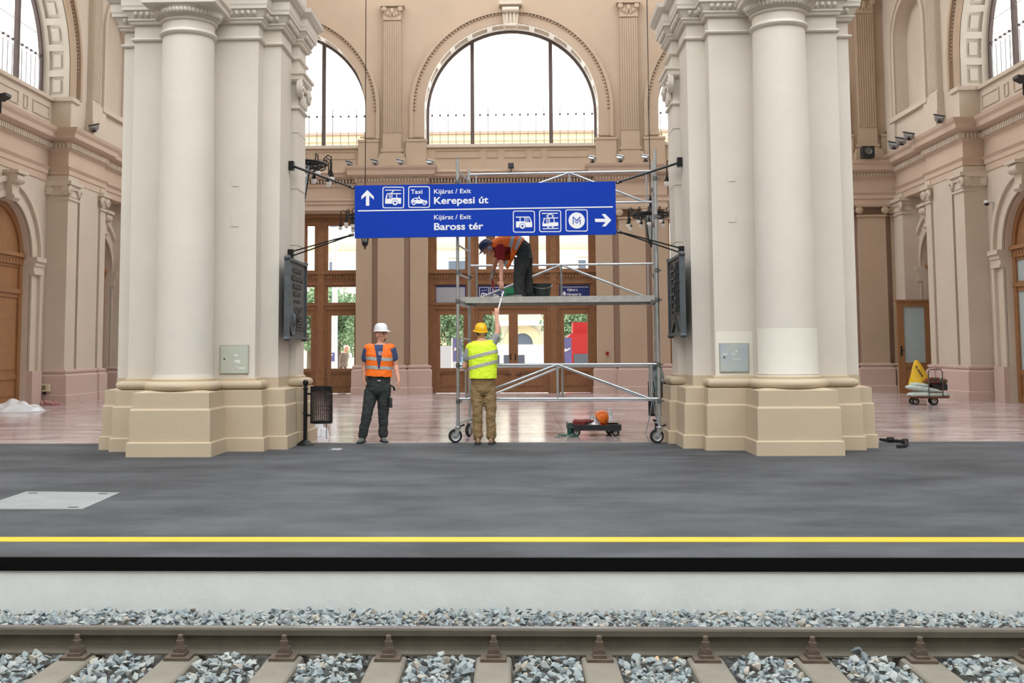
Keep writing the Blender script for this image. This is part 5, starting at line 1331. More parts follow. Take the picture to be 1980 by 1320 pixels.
# yellow pointed bag
c = at(1782, 742, cY+.1); yb = MB(); n = 20
H_ = at(1775, 695, cY).z-at(1775, 742, cY).z
rings = []
for j in range(11):
    t = j/10; rx = .25*(1-t)**.8+.03; ry = .16*(1-t)**.8+.02
    cx_ = c.x-.02-.10*t+.0
    for i in range(n):
        a = 2*PI*i/n; w_ = 1+.12*math.sin(5*a+t*3)
        rings.append((cx_+rx*w_*math.cos(a), c.y+ry*w_*math.sin(a), c.z-.02+t*H_*1.02))
fs = [(j*n+i, j*n+(i+1) % n, (j+1)*n+(i+1) % n, (j+1)*n+i) for j in range(10) for i in range(n)]+[tuple(10*n+i for i in range(n))]
yb.add(rings, fs)
ybo = empty('compost_bag', c, label='tall pointed yellow plastic bag with dark lettering on the hand cart', cat='bag')
yb.build('bag_body', mat('yellow_plastic', (232, 190, 30), .4, var=.08, vscale=6), ybo, smooth='all')
def fbag(u, v, d):   # lettering runs down the left flank
    ang = math.radians(-62); x = c.x-.19+u*math.cos(ang)-v*math.sin(ang)*.6; z = c.z+.45+u*math.sin(ang)+v*math.cos(ang)*.4
    return (x, c.y-.19-d+.12*max(0, (z-c.z)/H_), z)
lettering('FLASGA', fbag, 0, 0, .32, .10, M_TRB, ybo, .03)
# ================================================================== opened door leaf at the right rear corner
dY = 34.45; xa, xb = at(1736, 670, dY).x, at(1799, 670, dY).x; zt_ = at(1765, 583, dY).z
dl = empty('open_door', (xb, dY, 0), label='honey-brown glazed door leaf standing open at the right rear corner', cat='door')
m = MB()
for (a, b, c_0, d_) in ((xa, xa+.20, .02, zt_), (xb-.16, xb, .02, zt_), (xa, xb, zt_-.16, zt_), (xa, xb, .84, .98), (xa, xb, .02, .2)): m.box(a, b, dY-.035, dY+.035, c_0, d_)
m.box(xa-.05, xb+.02, dY-.06, dY+.06, zt_, zt_+.06); m.box(xa+.18, xb-.14, dY-.01, dY+.02, .15, .9); m.box(xa+.30, xb-.26, dY-.03, dY+.02, .28, .74); m.build('door_frame', M_WOODL, dl)
MB().box(xa+.2, xb-.16, dY-.006, dY+.006, .98, zt_-.16).build('frosted_pane', M_FROST, dl)
MB().box(xa+.07, xa+.12, dY-.045, dY-.03, 1.2, 1.5).tube((xa+.095, dY-.09, 1.36), (xa+.19, dY-.09, 1.36), .012).build('door_handle', M_BLACK, dl)
# ================================================================== small fittings
def small_box(nm, px, py, Y, w_, h_, d_, m_, lab, cat, kids_=()):
    p = at(px, py, Y); r = empty(nm, p, label=lab, cat=cat)
    MB().box(p.x-w_/2, p.x+w_/2, Y-d_, Y, p.z-h_/2, p.z+h_/2).build('housing', m_, r)
    return r, p
r, p = small_box('meter_box', 89, 749, 29.80, .26, .21, .14, mat('cream_plastic', (206, 200, 170), .5), 'small cream electric socket box low on the left pier', 'socket box')
MB().box(p.x-.09, p.x+.05, 29.65, 29.66, p.z-.06, p.z+.06).build('cover_window', mat('olive_window', (122, 124, 92), .4), r); MB().tube((p.x, 29.72, p.z-.1), (p.x, 29.72, p.z-.19), .04, .03).build('plug', M_BLACK, r)
r, p = small_box('fire_alarm', 1174, 683, 35.76, .10, .10, .05, mat('alarm_red', (180, 24, 34), .4), 'small red fire alarm button on the pier right of the middle doors', 'fire alarm')
MB().box(p.x-.03, p.x+.03, 35.70, 35.712, p.z-.03, p.z+.03).build('glass_face', mat('dark_red', (110, 14, 20), .3), r)
r, p = small_box('floodlight', 988, 321, 35.55, .19, .16, .14, M_TRB, 'small dark floodlight on the cornice under the middle window', 'floodlight')
MB().box(p.x-.015, p.x+.015, 35.48, 35.52, p.z-.22, p.z-.08).box(p.x-.12, p.x+.0, 35.46, 35.55, p.z-.24, p.z-.21).build('bracket', M_BLACK, r)
MB().box(p.x-.08, p.x+.08, 35.405, 35.412, p.z-.06, p.z+.06).build('lens', mat('lamp_lens', (70, 74, 80), .2), r)
def spot(px, py, Y, lab, sc_=1, face=-1, base=True):
    p = at(px, py, Y); r = empty('floodlight', p, label=lab, cat='floodlight', group='small floodlights on the cornices')
    d = Vector((.2*face, -.5, -.25)).normalized()
    q_ = Vector((0, -1, 0)).rotation_difference(Vector((.45*face, -.35, -.8)).normalized())
    m = MB().prism([(-.13, -.05), (.13, -.05), (.13, .0), (.07, .07), (-.07, .07), (-.13, .0)], lambda u, v, dd: p+(q_ @ Vector((u*sc_, -v*sc_, dd*sc_))), -.08, .08); m.build('lamp_body', M_STEEL, r)
    MB().fbox(lambda a, b, c_: p+(q_ @ Vector((a*sc_, -b*sc_, c_*sc_))), -.11, .11, -.056, -.05, -.07, .07).build('lens', M_CPL, r)
    MB().fbox(lambda a, b, c_: p+(q_ @ Vector((a*sc_, -b*sc_, c_*sc_))), -.15, .15, -.02, .0, .08, .095).build('yoke', M_BLACK, r)
    MB().tube(p, p-Vector((0, 0, .13)), .012).box(p.x-.07, p.x+.07, Y-.05, Y+.05, p.z-.14, p.z-.12).build('stand', M_BLACK, r)
for (px, py, lab) in ((676, 316, 'floodlight on the cornice left of the first pilaster'), (725, 313, 'floodlight at the left foot of the first pilaster'), (775, 313, 'floodlight at the right foot of the first pilaster'),
                      (832, 314, 'floodlight on the cornice end left of the middle window'), (1145, 306, 'floodlight on the cornice end right of the middle window'), (1199, 305, 'floodlight at the left foot of the right pilaster'), (1248, 304, 'floodlight at the right foot of the right pilaster')):
    spot(px, py, 35.42, lab, 1)
p = onx(182, 248, -12.4); spot(182, 246, 30.9, 'white floodlight on the left side cornice above the piers', 1.1, 1)
spot(1816, 228, 30.3, 'floodlight on the right side cornice above the front pier', 1.1)
for (px, py, Y, lab) in ((1728, 280, 33.8, 'leftmost of three floodlights on the right rear cornice'), (1742, 272, 33.2, 'middle one of three floodlights on the right rear cornice'), (1757, 262, 32.6, 'nearest of three floodlights on the right rear cornice')): spot(px, py, Y, lab, 1.2)
# black wedge lamps at the frame edges
for (px, py, X, lab) in ((2, 187, -12.3, 'dark flat floodlight on the left cornice at the picture edge'), (1978, 152, 12.1, 'dark flat floodlight on the right cornice at the picture edge')):
    p = onx(px, py, X); r = empty('wedge_floodlight', p, label=lab, cat='floodlight')
    MB().prism([(-.2, .0), (.18, .07), (.18, .0), (.0, -.10)], lambda u, v, d: (p.x+(u if X < 0 else -u), p.y+d, p.z+v), -.15, .15).build('lamp_head', M_TRB, r)
    MB().tube(p, p-Vector((0, 0, .4)), .02).build('stand', M_BLACK, r)
# speaker on the right rear corner, camera on the right wall
p = at(1684, 292, 35.2); r = empty('loudspeaker', p, label='round grey loudspeaker on the right rear cornice beside the pillar', cat='loudspeaker')
MB().box(p.x-.25, p.x+.12, 35.2, 35.5, p.z-.2, p.z+.17).build('case', M_TRB, r); MB().lathe([(.001, -.02), (.05, 0), (.09, .04), (.11, .05), (.12, .03)], p+Vector((-.08, -.0, 0)), 16, ax=(0, -1, 0)).build('cone', M_CPL, r, smooth=True)
p = onx(1908, 393, 12.72); r = empty('security_camera', p, label='small white dome camera beside the right arched door', cat='camera')
MB().lathe([(.001, -.07), (.05, -.05), (.07, 0)], p, 14).build('dome', M_BLACK, r, smooth=True); MB().lathe([(.075, 0), (.08, .05), (.05, .08), (.001, .08)], p, 14).tube(p+Vector((0, 0, .05)), p+Vector((.2, 0, .05)), .03).build('housing', mat('white_plastic', (226, 228, 228), .4), r, smooth=True)
# signs above the middle doors
c = bays[1][1]; Yd = YB+.5
def fD(u, v, d): return (c+u, Yd-.02-d, v)
s1 = empty('door_sign', (c, Yd, 3.3), label='dark blue sign with vehicle symbols and green field above the middle doors', cat='sign')
MB().fbox(lambda a, b, cc: fD(a, cc, b), -1.15, 1.15, -.03, 0, 3.04, 3.6).build('board', M_DBLUE, s1)
MB().fbox(lambda a, b, cc: fD(a, cc, b), -.28, .25, 0, .004, 3.06, 3.54).build('green_field', mat('exit_green', (20, 130, 84), .5), s1)
lettering('Taxi', fD, -.70, 3.40, .24, .085, M_WHITE, s1)
for (x0, x1) in ((-1.12, -.80), (-.76, -.36)):
    m = MB()
    for (a, b, z0, z1) in ((x0, x1, 3.08, 3.095), (x0, x1, 3.53, 3.545), (x0, x0+.015, 3.08, 3.545), (x1-.015, x1, 3.08, 3.545)): m.fbox(lambda a_, b_, cc: fD(a_, cc, b_), a, b, 0, .004, z0, z1)
    m.build('symbol_border', M_WHITE, s1)
m = MB(); m.prism([(-1.08, 3.12), (-.84, 3.12), (-.84, 3.32), (-1.0, 3.36), (-1.05, 3.34), (-1.08, 3.24)], fD, 0, .004); m.prism([(-1.05, 3.42), (-.86, 3.46), (-.86, 3.45), (-1.05, 3.41)], fD, 0, .004); m.build('trolleybus_symbol', M_WHITE, s1)
m = MB(); m.prism([(-1.04, 3.24), (-.99, 3.24), (-.99, 3.32), (-1.03, 3.32)], fD, .004, .006); m.prism([(-.97, 3.24), (-.88, 3.24), (-.88, 3.30), (-.97, 3.31)], fD, .004, .006); m.build('symbol_windows', M_DBLUE, s1)
m = MB(); m.prism([(-.72, 3.14), (-.40, 3.14), (-.40, 3.22), (-.47, 3.25), (-.52, 3.31), (-.62, 3.31), (-.70, 3.23)], fD, 0, .004); m.build('taxi_symbol', M_WHITE, s1)
lettering('Mh', fD, -.02, 3.42, .16, .07, M_WHITE, s1, label=None)
s2 = empty('door_sign', (c+2.07, Yd, 3.3), label='dark blue exit sign reading Kijárat a Kerepesi út above the right door', cat='sign')
MB().fbox(lambda a, b, cc: fD(a, cc, b), 1.56, 2.59, -.03, 0, 3.04, 3.6).build('board', M_DBLUE, s2)
MB().fbox(lambda a, b, cc: fD(a, cc, b), 1.62, 2.54, 0, .004, 3.52, 3.535).build('white_line', M_WHITE, s2)
lettering('Kijárat a', fD, 1.84, 3.40, .34, .085, M_WHITE, s2); lettering('Kerepesi út', fD, 1.84, 3.25, .46, .085, M_WHITE, s2); lettering('felől vágány', fD, 1.84, 3.10, .46, .085, M_WHITE, s2)
MB().prism([(1.72, 3.08), (1.75, 3.08), (1.75, 3.30), (1.80, 3.24), (1.80, 3.30), (1.735, 3.40), (1.67, 3.30), (1.67, 3.24), (1.72, 3.30)], fD, 0, .004).build('up_arrow', M_WHITE, s2)
s3 = empty('blank_panel', (c-2.07, Yd, 3.3), label='blank light grey panel above the left leaf of the middle doors', cat='panel')
MB().fbox(lambda a, b, cc: fD(a, cc, b), -2.6, -1.56, -.03, 0, 3.02, 3.62).build('dark_backing', M_DBLUE, s3); MB().fbox(lambda a, b, cc: fD(a, cc, b), -2.57, -1.6, 0, .02, 3.03, 3.55).build('grey_face', mat('pale_grey_board', (170, 172, 182), .6), s3)

# ================================================================== the street outside
st = struct(MB().box(-60, 60, 44.2, 140, -1.6, -1.3), 'street', mat('street_paving', (196, 194, 188), .9, var=.1, vscale=.5), label='pale paved square outside the hall')
struct(MB().box(-60, 60, 37.25, 44.2, -1.6, -.1), 'terrace', mat('terrace_paving', (212, 208, 200), .9, var=.1, vscale=.5), label='paved terrace outside the doors')
struct(MB().box(-14, 14, 36.95, 39.0, -.3, -.02), 'entrance_step', mat('step_stone', (176, 172, 164), .8), label='stone step outside the doors')
BY = 80.0
fa = empty('townhouse', (0, BY, 0), label='long cream and ochre town building across the square', cat='building')
M_FAC = mat('cream_facade', (226, 220, 202), .9, var=.04, vscale=.3); M_OCH = mat('ochre_stucco', (206, 188, 152), .9); M_TRIM = mat('white_trim', (240, 238, 230), .8)
zr_ = at(990, 262, BY).z; ze = at(990, 255, BY).z
MB().box(-45, 45, BY, BY+10, -1.3, zr_).build('wall', M_FAC, fa)
MB().prism([(-.8, zr_), (0, zr_+.35), (9, zr_+2.2), (10, zr_)], lambda u, v, d: (d, BY+u, v), -46, 46).build('roof', mat('brown_roof', (140, 112, 92), .9), fa)
MB().box(-45.5, 45.5, BY-.6, BY, zr_-.45, zr_).box(-45, 45, BY-.2, BY, zr_-1.4, zr_-1.15).box(-45, 45, BY-.35, BY, 8.9, 9.3).box(-45, 45, BY-.4, BY, 3.55, 3.95).build('string_course', M_OCH, fa)
M_WG = mat('far_window_glass', (88, 98, 112), .15)
for k in range(-8, 9):
    xk = .4+k*4.78
    for (z0, z1) in ((6.1, 8.0), (10.6, 12.6)):
        f_ = MB(); f_.box(xk-.75, xk+.75, BY-.12, BY, z0-.12, z1+.15); f_.box(xk-.9, xk+.9, BY-.3, BY, z1+.25, z1+.45); f_ = f_.build('window', M_TRIM, fa)
        for s_ in (-.36, .36):
            for (a, b) in ((z0, z0+(z1-z0)*.55), (z0+(z1-z0)*.62, z1)): MB().box(xk+s_-.28, xk+s_+.28, BY-.15, BY-.1, a, b).build('pane', M_WG, f_)
    # ground floor arcade
    MB().box(xk-2.39-.3, xk-2.39+.3, BY-.9, BY-.2, -1.3, 3.0).box(xk-2.39-.4, xk-2.39+.4, BY-1, BY-.1, 3.0, 3.2).build('column', M_TRIM, fa)
    a = MB(); arch_strip(a, lambda u, z, d: (u, BY-.1+d, z), xk, .75, 1.4, 1.9, -.1, -.15, 0, n=12); a.build('arch_surround', M_OCH, fa)
    a = MB(); a.prism([(xk+.75*math.cos(PI*i/14), 1.9+.75*math.sin(PI*i/14)) for i in range(15)]+[(xk-.75, -.1), (xk+.75, -.1)], lambda u, v, d: (u, BY-.12+d, v), 0, .05); a.build('arched_window', M_WG, fa)
MB().box(-45, 45, BY-1.1, BY, 3.2, 3.55).build('arcade_beam', M_TRIM, fa)
def tree(x, y, h, w_, seed, lab):
    r = empty('tree', (x, y, -1.3), label=lab, cat='tree', group='street trees outside the doors')
    MB().tube((x, y, -1.3), (x, y, h*.55), .16, .1, 8).tube((x, y, h*.4), (x+.7, y, h*.7), .07, .04, 6).tube((x, y, h*.4), (x-.7, y, h*.7), .07, .04, 6).build('trunk', mat('bark', (110, 94, 78), .9), r)
    mb = MB(); rr = random.Random(seed)
    for k in range(14):
        c = (x+rr.uniform(-.6, .6)*w_, y+rr.uniform(-.5, .5)*w_, h*(.38+.5*rr.random()))
        q = leaves(c, w_*.42, w_*.42, h*.17, 330, .11, None, seed*50+k, ms=True); n = len(mb.v); mb.v += q.v; mb.f += [tuple(n+i for i in f) for f in q.f]; mb.mi += q.mi
    mb.build('foliage', [M_LEAF2, M_LEAF2, mat('pale_leaf', (134, 158, 116), .6)], r, kind='stuff')
TY = 56
for (px, w_, h, lab) in ((505, 2.2, 4.8, 'leftmost green tree across the street, behind the left pillar'), (598, 2.1, 4.7, 'green tree seen in the narrow left pane beside the left pillar'), (655, 2.0, 5.0, 'green tree seen through the door left of the standing worker'), (868, 2.0, 4.5, 'green tree seen through the door left of the scaffold pole'), (938, .9, 4.2, 'thin tree left of the yellow helmet'), (1110, 2.0, 4.6, 'green tree behind the red bus')):
    p = at(px, 690, TY); tree(p.x, TY, h, w_, int(px), lab)
# red bus, white tram
def vehicle(nm, px0, px1, ztop, Y, body, lab, cat, band, depth=2.5):
    x0, x1 = at(px0, 680, Y).x, at(px1, 680, Y).x; r = empty(nm, ((x0+x1)/2, Y, -1.3), label=lab, cat=cat)
    MB().prism([(x0, -.95), (x1, -.95), (x1, ztop-.15), (x1-.15, ztop), (x0+.15, ztop), (x0, ztop-.15)], lambda u, v, d: (u, Y+d, v), 0, depth).build('body', body, r)
    x = x0+.25; zb, zt2 = band
    while x < x1-.9: MB().box(x, x+.95, Y-.03, Y, zb, zt2).build('window', M_WG, r); x += 1.15
    for x in (x0+.22*(x1-x0), x1-.22*(x1-x0)):
        for yy in (Y+.05, Y+depth-.05): MB().lathe([(.001, -.12), (.38, -.12), (.38, .12), (.001, .12)], (x, yy, -.92), 18, ax=(0, 1, 0)).build('wheel', M_RUB, r, smooth=True)
    return r
vehicle('tram', 915, 1056, 1.68, 50, mat('tram_white', (232, 234, 238), .4), 'white tram passing outside behind the middle doors', 'tram', (.70, 1.2))
vehicle('city_bus', 1098, 1290, 2.1, 46, mat('bus_red', (176, 32, 34), .5), 'red bus standing outside the right door', 'bus', (.35, 1.25))
p = at(1116, 650, 47); MB_ = MB().box(p.x-.2, p.x+.8, 46.6, 47.6, 2.1, 2.6); put(MB_.build('red_kiosk_roof', mat('bus_red', (206, 36, 40)), None, origin=p), label='red box rising behind the red bus', cat='kiosk')
vehicle('parked_van', 835, 880, 1.62, 45.5, mat('van_grey', (186, 188, 194), .5), 'pale grey van outside the left leaf of the middle doors', 'van', (.9, 1.35))
vehicle('van', 884, 925, 1.1, 52.8, mat('van_teal', (120, 160, 170), .3), 'pale blue van outside behind the scaffold pole', 'van', (.4, .9), 1.9)
for (px, py, w_, h_, lab) in ((884, 676, .32, .9, 'purple-blue banner outside the left glass door'), (1097, 678, .32, 1.0, 'blue banner with white mark outside the right door'), (638, 690, .36, .34, 'small purple banner outside the door near the left pillar')):
    p = at(px, py, 41.5); r = empty('banner', (p.x, 41.5, -.1), label=lab, cat='banner', group='banners outside the doors')
    MB().box(p.x-w_/2, p.x+w_/2, 41.48, 41.52, p.z-h_/2, p.z+h_/2).build('cloth', mat('banner_blue', (110, 112, 172), .7), r); MB().tube((p.x-w_/2-.03, 41.5, -.1), (p.x-w_/2-.03, 41.5, p.z+h_/2), .03).build('pole', M_TRIM, r)
    MB().prism([(-.12, -.05), (0, .0), (.12, .08), (.1, .12), (-.02, .06), (-.1, .1)], lambda u, v, d: (p.x+u, 41.47-d, p.z+v), 0, .01).build('white_mark', M_WHITE, r)
p = at(647, 640, 43.6); put(MB().tube((p.x, 43.6, -.1), (p.x, 43.6, 6), .13, .1, 10).build('lamp_post', mat('pale_post', (214, 220, 224), .5), None, smooth=True, origin=(p.x, 43.6, -.1)), label='pale lamp post outside the door near the left pillar', cat='lamp post')

p = gd(650, 869); put(crumple((p.x, p.y, 0), (.09), .09, .012, .8, 3, 4.4, 10).build('plastic_scrap', mat('dusty_plastic', (150, 152, 152), .35), None, smooth='all', origin=p), label='flat scrap of clear plastic on the asphalt near the bin', cat='litter')
# ================================================================== people
def bake(mb_or_me, voxel, smooth=2, disp=None):
    me = mb_or_me.mesh('tmp', M_WHITE) if isinstance(mb_or_me, MB) else mb_or_me
    o = bpy.data.objects.new('tmp', me); C.objects.link(o)
    r = o.modifiers.new('r', 'REMESH'); r.mode = 'VOXEL'; r.voxel_size = voxel; r.adaptivity = 0
    s = o.modifiers.new('s', 'SMOOTH'); s.factor = .5; s.iterations = smooth
    dg = bpy.context.evaluated_depsgraph_get(); dg.update()
    m2 = bpy.data.meshes.new_from_object(o.evaluated_get(dg))
    bpy.data.objects.remove(o); bpy.data.meshes.remove(me)
    if disp:
        amp, fr = disp; no = [v.normal.copy() for v in m2.vertices]
        for v, n in zip(m2.vertices, no):
            p = v.co*fr; v.co += n*amp*(noise.noise(p+Vector((0, 0, 0)))+.5*noise.noise(Vector((p.x*2.1, p.y*2.1, p.z*3.2)))+.7*(abs(noise.noise(Vector((p.x*1.2+3, p.y*1.2, p.z*2.6))))-.25))
    m2.polygons.foreach_set('use_smooth', [True]*len(m2.polygons)); return m2
def cut(me, keep):
    bm = bmesh.new(); bm.from_mesh(me)
    bmesh.ops.delete(bm, geom=[f for f in bm.faces if not keep(f.calc_center_median())], context='FACES'); bm.to_mesh(me); bm.free(); return me
def limb(mb, pts, rs, n=12, extra=0):
    """chain of round-ended tapered pieces; rs a radius or (a,b) per point"""
    for i in range(len(pts)-1):
        p, q = Vector(pts[i]), Vector(pts[i+1]); r0, r1 = rs[i]+extra, rs[i+1]+extra
        mb.tube(p, q, r0, r1, n)
        mb.sphere(p, r0, n)
    mb.sphere(pts[-1], rs[-1]+extra, n)
def loft(mb, secs, n=20, extra=0):
    """secs: (center, side vector, front vector, half width, half depth)"""
    vs = []
    for k, (c, sv, fv, a, b) in enumerate(secs):
        for i in range(n):
            t = 2*PI*i/n; ct, st_ = math.cos(t), math.sin(t)
            ct = math.copysign(abs(ct)**.8, ct); st_ = math.copysign(abs(st_)**.8, st_)
            vs.append(Vector(c)+sv*ct*(a+extra)+fv*st_*(b+extra))
    m = len(secs); fs = [(k*n+i, k*n+(i+1) % n, (k+1)*n+(i+1) % n, (k+1)*n+i) for k in range(m-1) for i in range(n)]
    fs += [tuple(range(n-1, -1, -1)), tuple((m-1)*n+i for i in range(n))]
    mb.add(vs, fs)
def hand(mb, wrist, d, pn, th, curl=.35, s=1.0):
    """d: direction of the hand, pn: palm side normal, th: direction of the thumb side"""
    d = Vector(d).normalized(); pn = Vector(pn); pn = (pn-d*pn.dot(d)).normalized(); th = Vector(th); th = (th-d*th.dot(d)-pn*th.dot(pn)).normalized()
    w_ = Vector(wrist)
    for k in range(4): # palm built of four rays
        a = w_+th*(.008-.007*k)*s+d*.01*s; b = w_+th*(.030-.020*k)*s+d*.088*s; mb.tube(a, b, .017*s, .012*s, 8); mb.sphere(b, .012*s, 8)
    for k, L in enumerate((.068, .078, .072, .058)):
        a = w_+th*(.030-.020*k)*s+d*.088*s; prev = a; dd = d.copy()
        for j, f_ in enumerate((.45, .32, .23)):
            dd = (dd+pn*curl*(.6+.5*j)).normalized(); q = prev+dd*L*f_*s; mb.tube(prev, q, .0095*s-.001*j, .0088*s-.001*j, 8); mb.sphere(q, .0088*s-.001*j, 8); prev = q
    a = w_+th*.018*s+d*.022*s; b = a+(th*.8+d*.6+pn*.25).normalized()*.045*s; c_ = b+(d*.8+th*.25+pn*.4).normalized()*.032*s
    mb.tube(w_, a, .017*s, .015*s, 8); mb.tube(a, b, .013*s, .011*s, 8); mb.sphere(b, .011*s, 8); mb.tube(b, c_, .0105*s, .009*s, 8); mb.sphere(c_, .009*s, 8)
def head(mb, c, f, u, s=1.0):
    """c centre of the skull, f face direction, u up"""
    f = Vector(f).normalized(); u = Vector(u); u = (u-f*u.dot(f)).normalized(); sd_ = f.cross(u)
    R = Matrix((sd_, f, u)).transposed()
    def el(off, r):
        m = MB().sphere((0, 0, 0), 1, 16); mb.add([Vector(c)+R @ (Vector((off[0]+v[0]*r[0], off[1]+v[1]*r[1], off[2]+v[2]*r[2]))*s) for v in m.v], m.f)
    el((0, -.005, .022), (.077, .097, .098)); el((0, .022, -.045), (.058, .068, .068)); el((0, .05, -.082), (.034, .034, .030))
    el((0, .097, -.012), (.013, .020, .028)); el((0, .110, -.028), (.018, .018, .013)); el((0, .088, -.058), (.024, .012, .008)); el((0, .086, .028), (.05, .016, .010))
    for k in (-1, 1): el((k*.079, -.008, -.010), (.010, .020, .033)); el((k*.045, .06, -.02), (.022, .025, .02))
    return R
M_SKIN = mat('skin', (214, 160, 136), .55, var=.05, vscale=12)
def finish(me, nm, m, root, **k):
    me.name = nm; me.materials.clear(); me.materials.append(m)
    base = wloc(root); me.transform(Matrix.Translation(-base)); o = bpy.data.objects.new(nm, me); C.objects.link(o); o.parent = root; return put(o, **k)
def band(src, keep, off, nm, m, root):
    """strip of cloth lying on another mesh: the faces chosen by keep, lifted by off"""
    me = src.copy(); bm = bmesh.new(); bm.from_mesh(me); bm.normal_update(); base = wloc(root)
    bmesh.ops.delete(bm, geom=[f for f in bm.faces if not keep(f.calc_center_median()+base)], context='FACES')
    bm.normal_update()
    for v in bm.verts: v.co += v.normal*off
    bm.to_mesh(me); bm.free(); me.name = nm; me.materials.clear(); me.materials.append(m)
    o = bpy.data.objects.new(nm, me); C.objects.link(o); o.parent = root; return o
def helmet(c, f, u, m, root, nm='safety_helmet', lab=None, brim=.045):
    f = Vector(f).normalized(); u = Vector(u); u = (u-f*u.dot(f)).normalized(); sd_ = f.cross(u)
    mb = MB(); n = 28; vs = []
    prof = [(1.0, 0), (1.0, .18), (.97, .42), (.86, .68), (.66, .87), (.38, .97), (.0, 1.0)]
    for (r, z) in prof:
        for i in range(n):
            t = 2*PI*i/n; ridge = 1+.03*(abs(math.cos(t)) < .16)*(z > .1)
            vs.append(Vector(c)+sd_*math.cos(t)*.094*r*ridge+f*math.sin(t)*.118*r*ridge+u*(z*.118+.02))
    fs = [(k*n+i, k*n+(i+1) % n, (k+1)*n+(i+1) % n, (k+1)*n+i) for k in range(len(prof)-1) for i in range(n)]
    mb.add(vs, fs)
    o = mb.build(nm, m, root, smooth='all', **({'label': lab} if lab else {}))
    b = MB(); vs = []
    for (dr, dz) in ((0, .024), (1, .012), (1, .004), (0, .016)):
        for i in range(n):
            t = 2*PI*i/n; e = (.014+brim*max(0, math.sin(t))**1.5)*dr
            vs.append(Vector(c)+sd_*math.cos(t)*(.094+e)+f*math.sin(t)*(.118+e)+u*(dz-.012*dr*max(0, math.sin(t))))
    fs = [(k*n+i, k*n+(i+1) % n, ((k+1) % 4)*n+(i+1) % n, ((k+1) % 4)*n+i) for k in range(4) for i in range(n)]
    b.add(vs, fs); b.build('brim', m, o, smooth='all')
    return o
def shoe(ankle, fwd, m, root, z0):
    f = Vector((fwd[0], fwd[1], 0)).normalized(); s_ = Vector((f.y, -f.x, 0)); mb = MB()
    base = Vector((ankle[0], ankle[1], z0))
    for (k, w_, h_, z) in ((-.06, .036, .05, .05), (0, .04, .055, .06), (.06, .043, .038, .042), (.12, .046, .03, .034), (.17, .040, .025, .030)):
        e = MB().sphere((0, 0, 0), 1, 12); mb.add([base+f*(k+v[1]*.06)+s_*v[0]*w_+Vector((0, 0, max(.004, z+v[2]*h_))) for v in e.v], e.f)
    me = bake(mb, .009, 2); o = finish(me, 'shoe', m, root)
    sl = MB(); 
    pts = [(-.10, .030), (-.07, .042), (0, .040), (.08, .050), (.16, .050), (.21, .035), (.225, 0)]
    poly = [(a, b) for a, b in pts]+[(a, -b) for a, b in reversed(pts[:-1])]
    sl.prism(poly, lambda u, v, d: base+f*u+s_*v+Vector((0, 0, d)), 0.001, .02); sl.build('sole', M_RUB, o)
M_DKT = mat('dark_work_trousers', (50, 54, 55), .9, var=.12, vscale=6, bump=.2, bscale=120)
M_HVO = mat('hi_vis_orange', (255, 116, 20), .6, var=.03, vscale=6, emit=None)
M_HVY = mat('hi_vis_yellow', (222, 250, 50), .6, var=.03, vscale=6)
M_REFL = mat('grey_reflective_tape', (172, 174, 174), .5)
Z_ = Vector((0, 0, 1))
def J(px, py, Y): return at(px, py, Y)
def torso_secs(pel, wst, cst, nk, sv, fv, w_=(.165, .15, .185, .06), d_=(.115, .11, .125, .06), sh=None):
    return [(pel, sv, fv, w_[0]*.92, d_[0]*.95), (pel.lerp(wst, .35), sv, fv, w_[0], d_[0]), (wst, sv, fv, w_[1], d_[1]), (wst.lerp(cst, .5), sv, fv, (w_[1]+w_[2])/2, (d_[1]+d_[2])/2+.004), (cst, sv, fv, w_[2], d_[2]), (cst.lerp(nk, .55), sv, fv, w_[2]*.93, d_[2]*.82), (cst.lerp(nk, .85), sv, fv, .10, .075), (nk, sv, fv, .06, .06)]
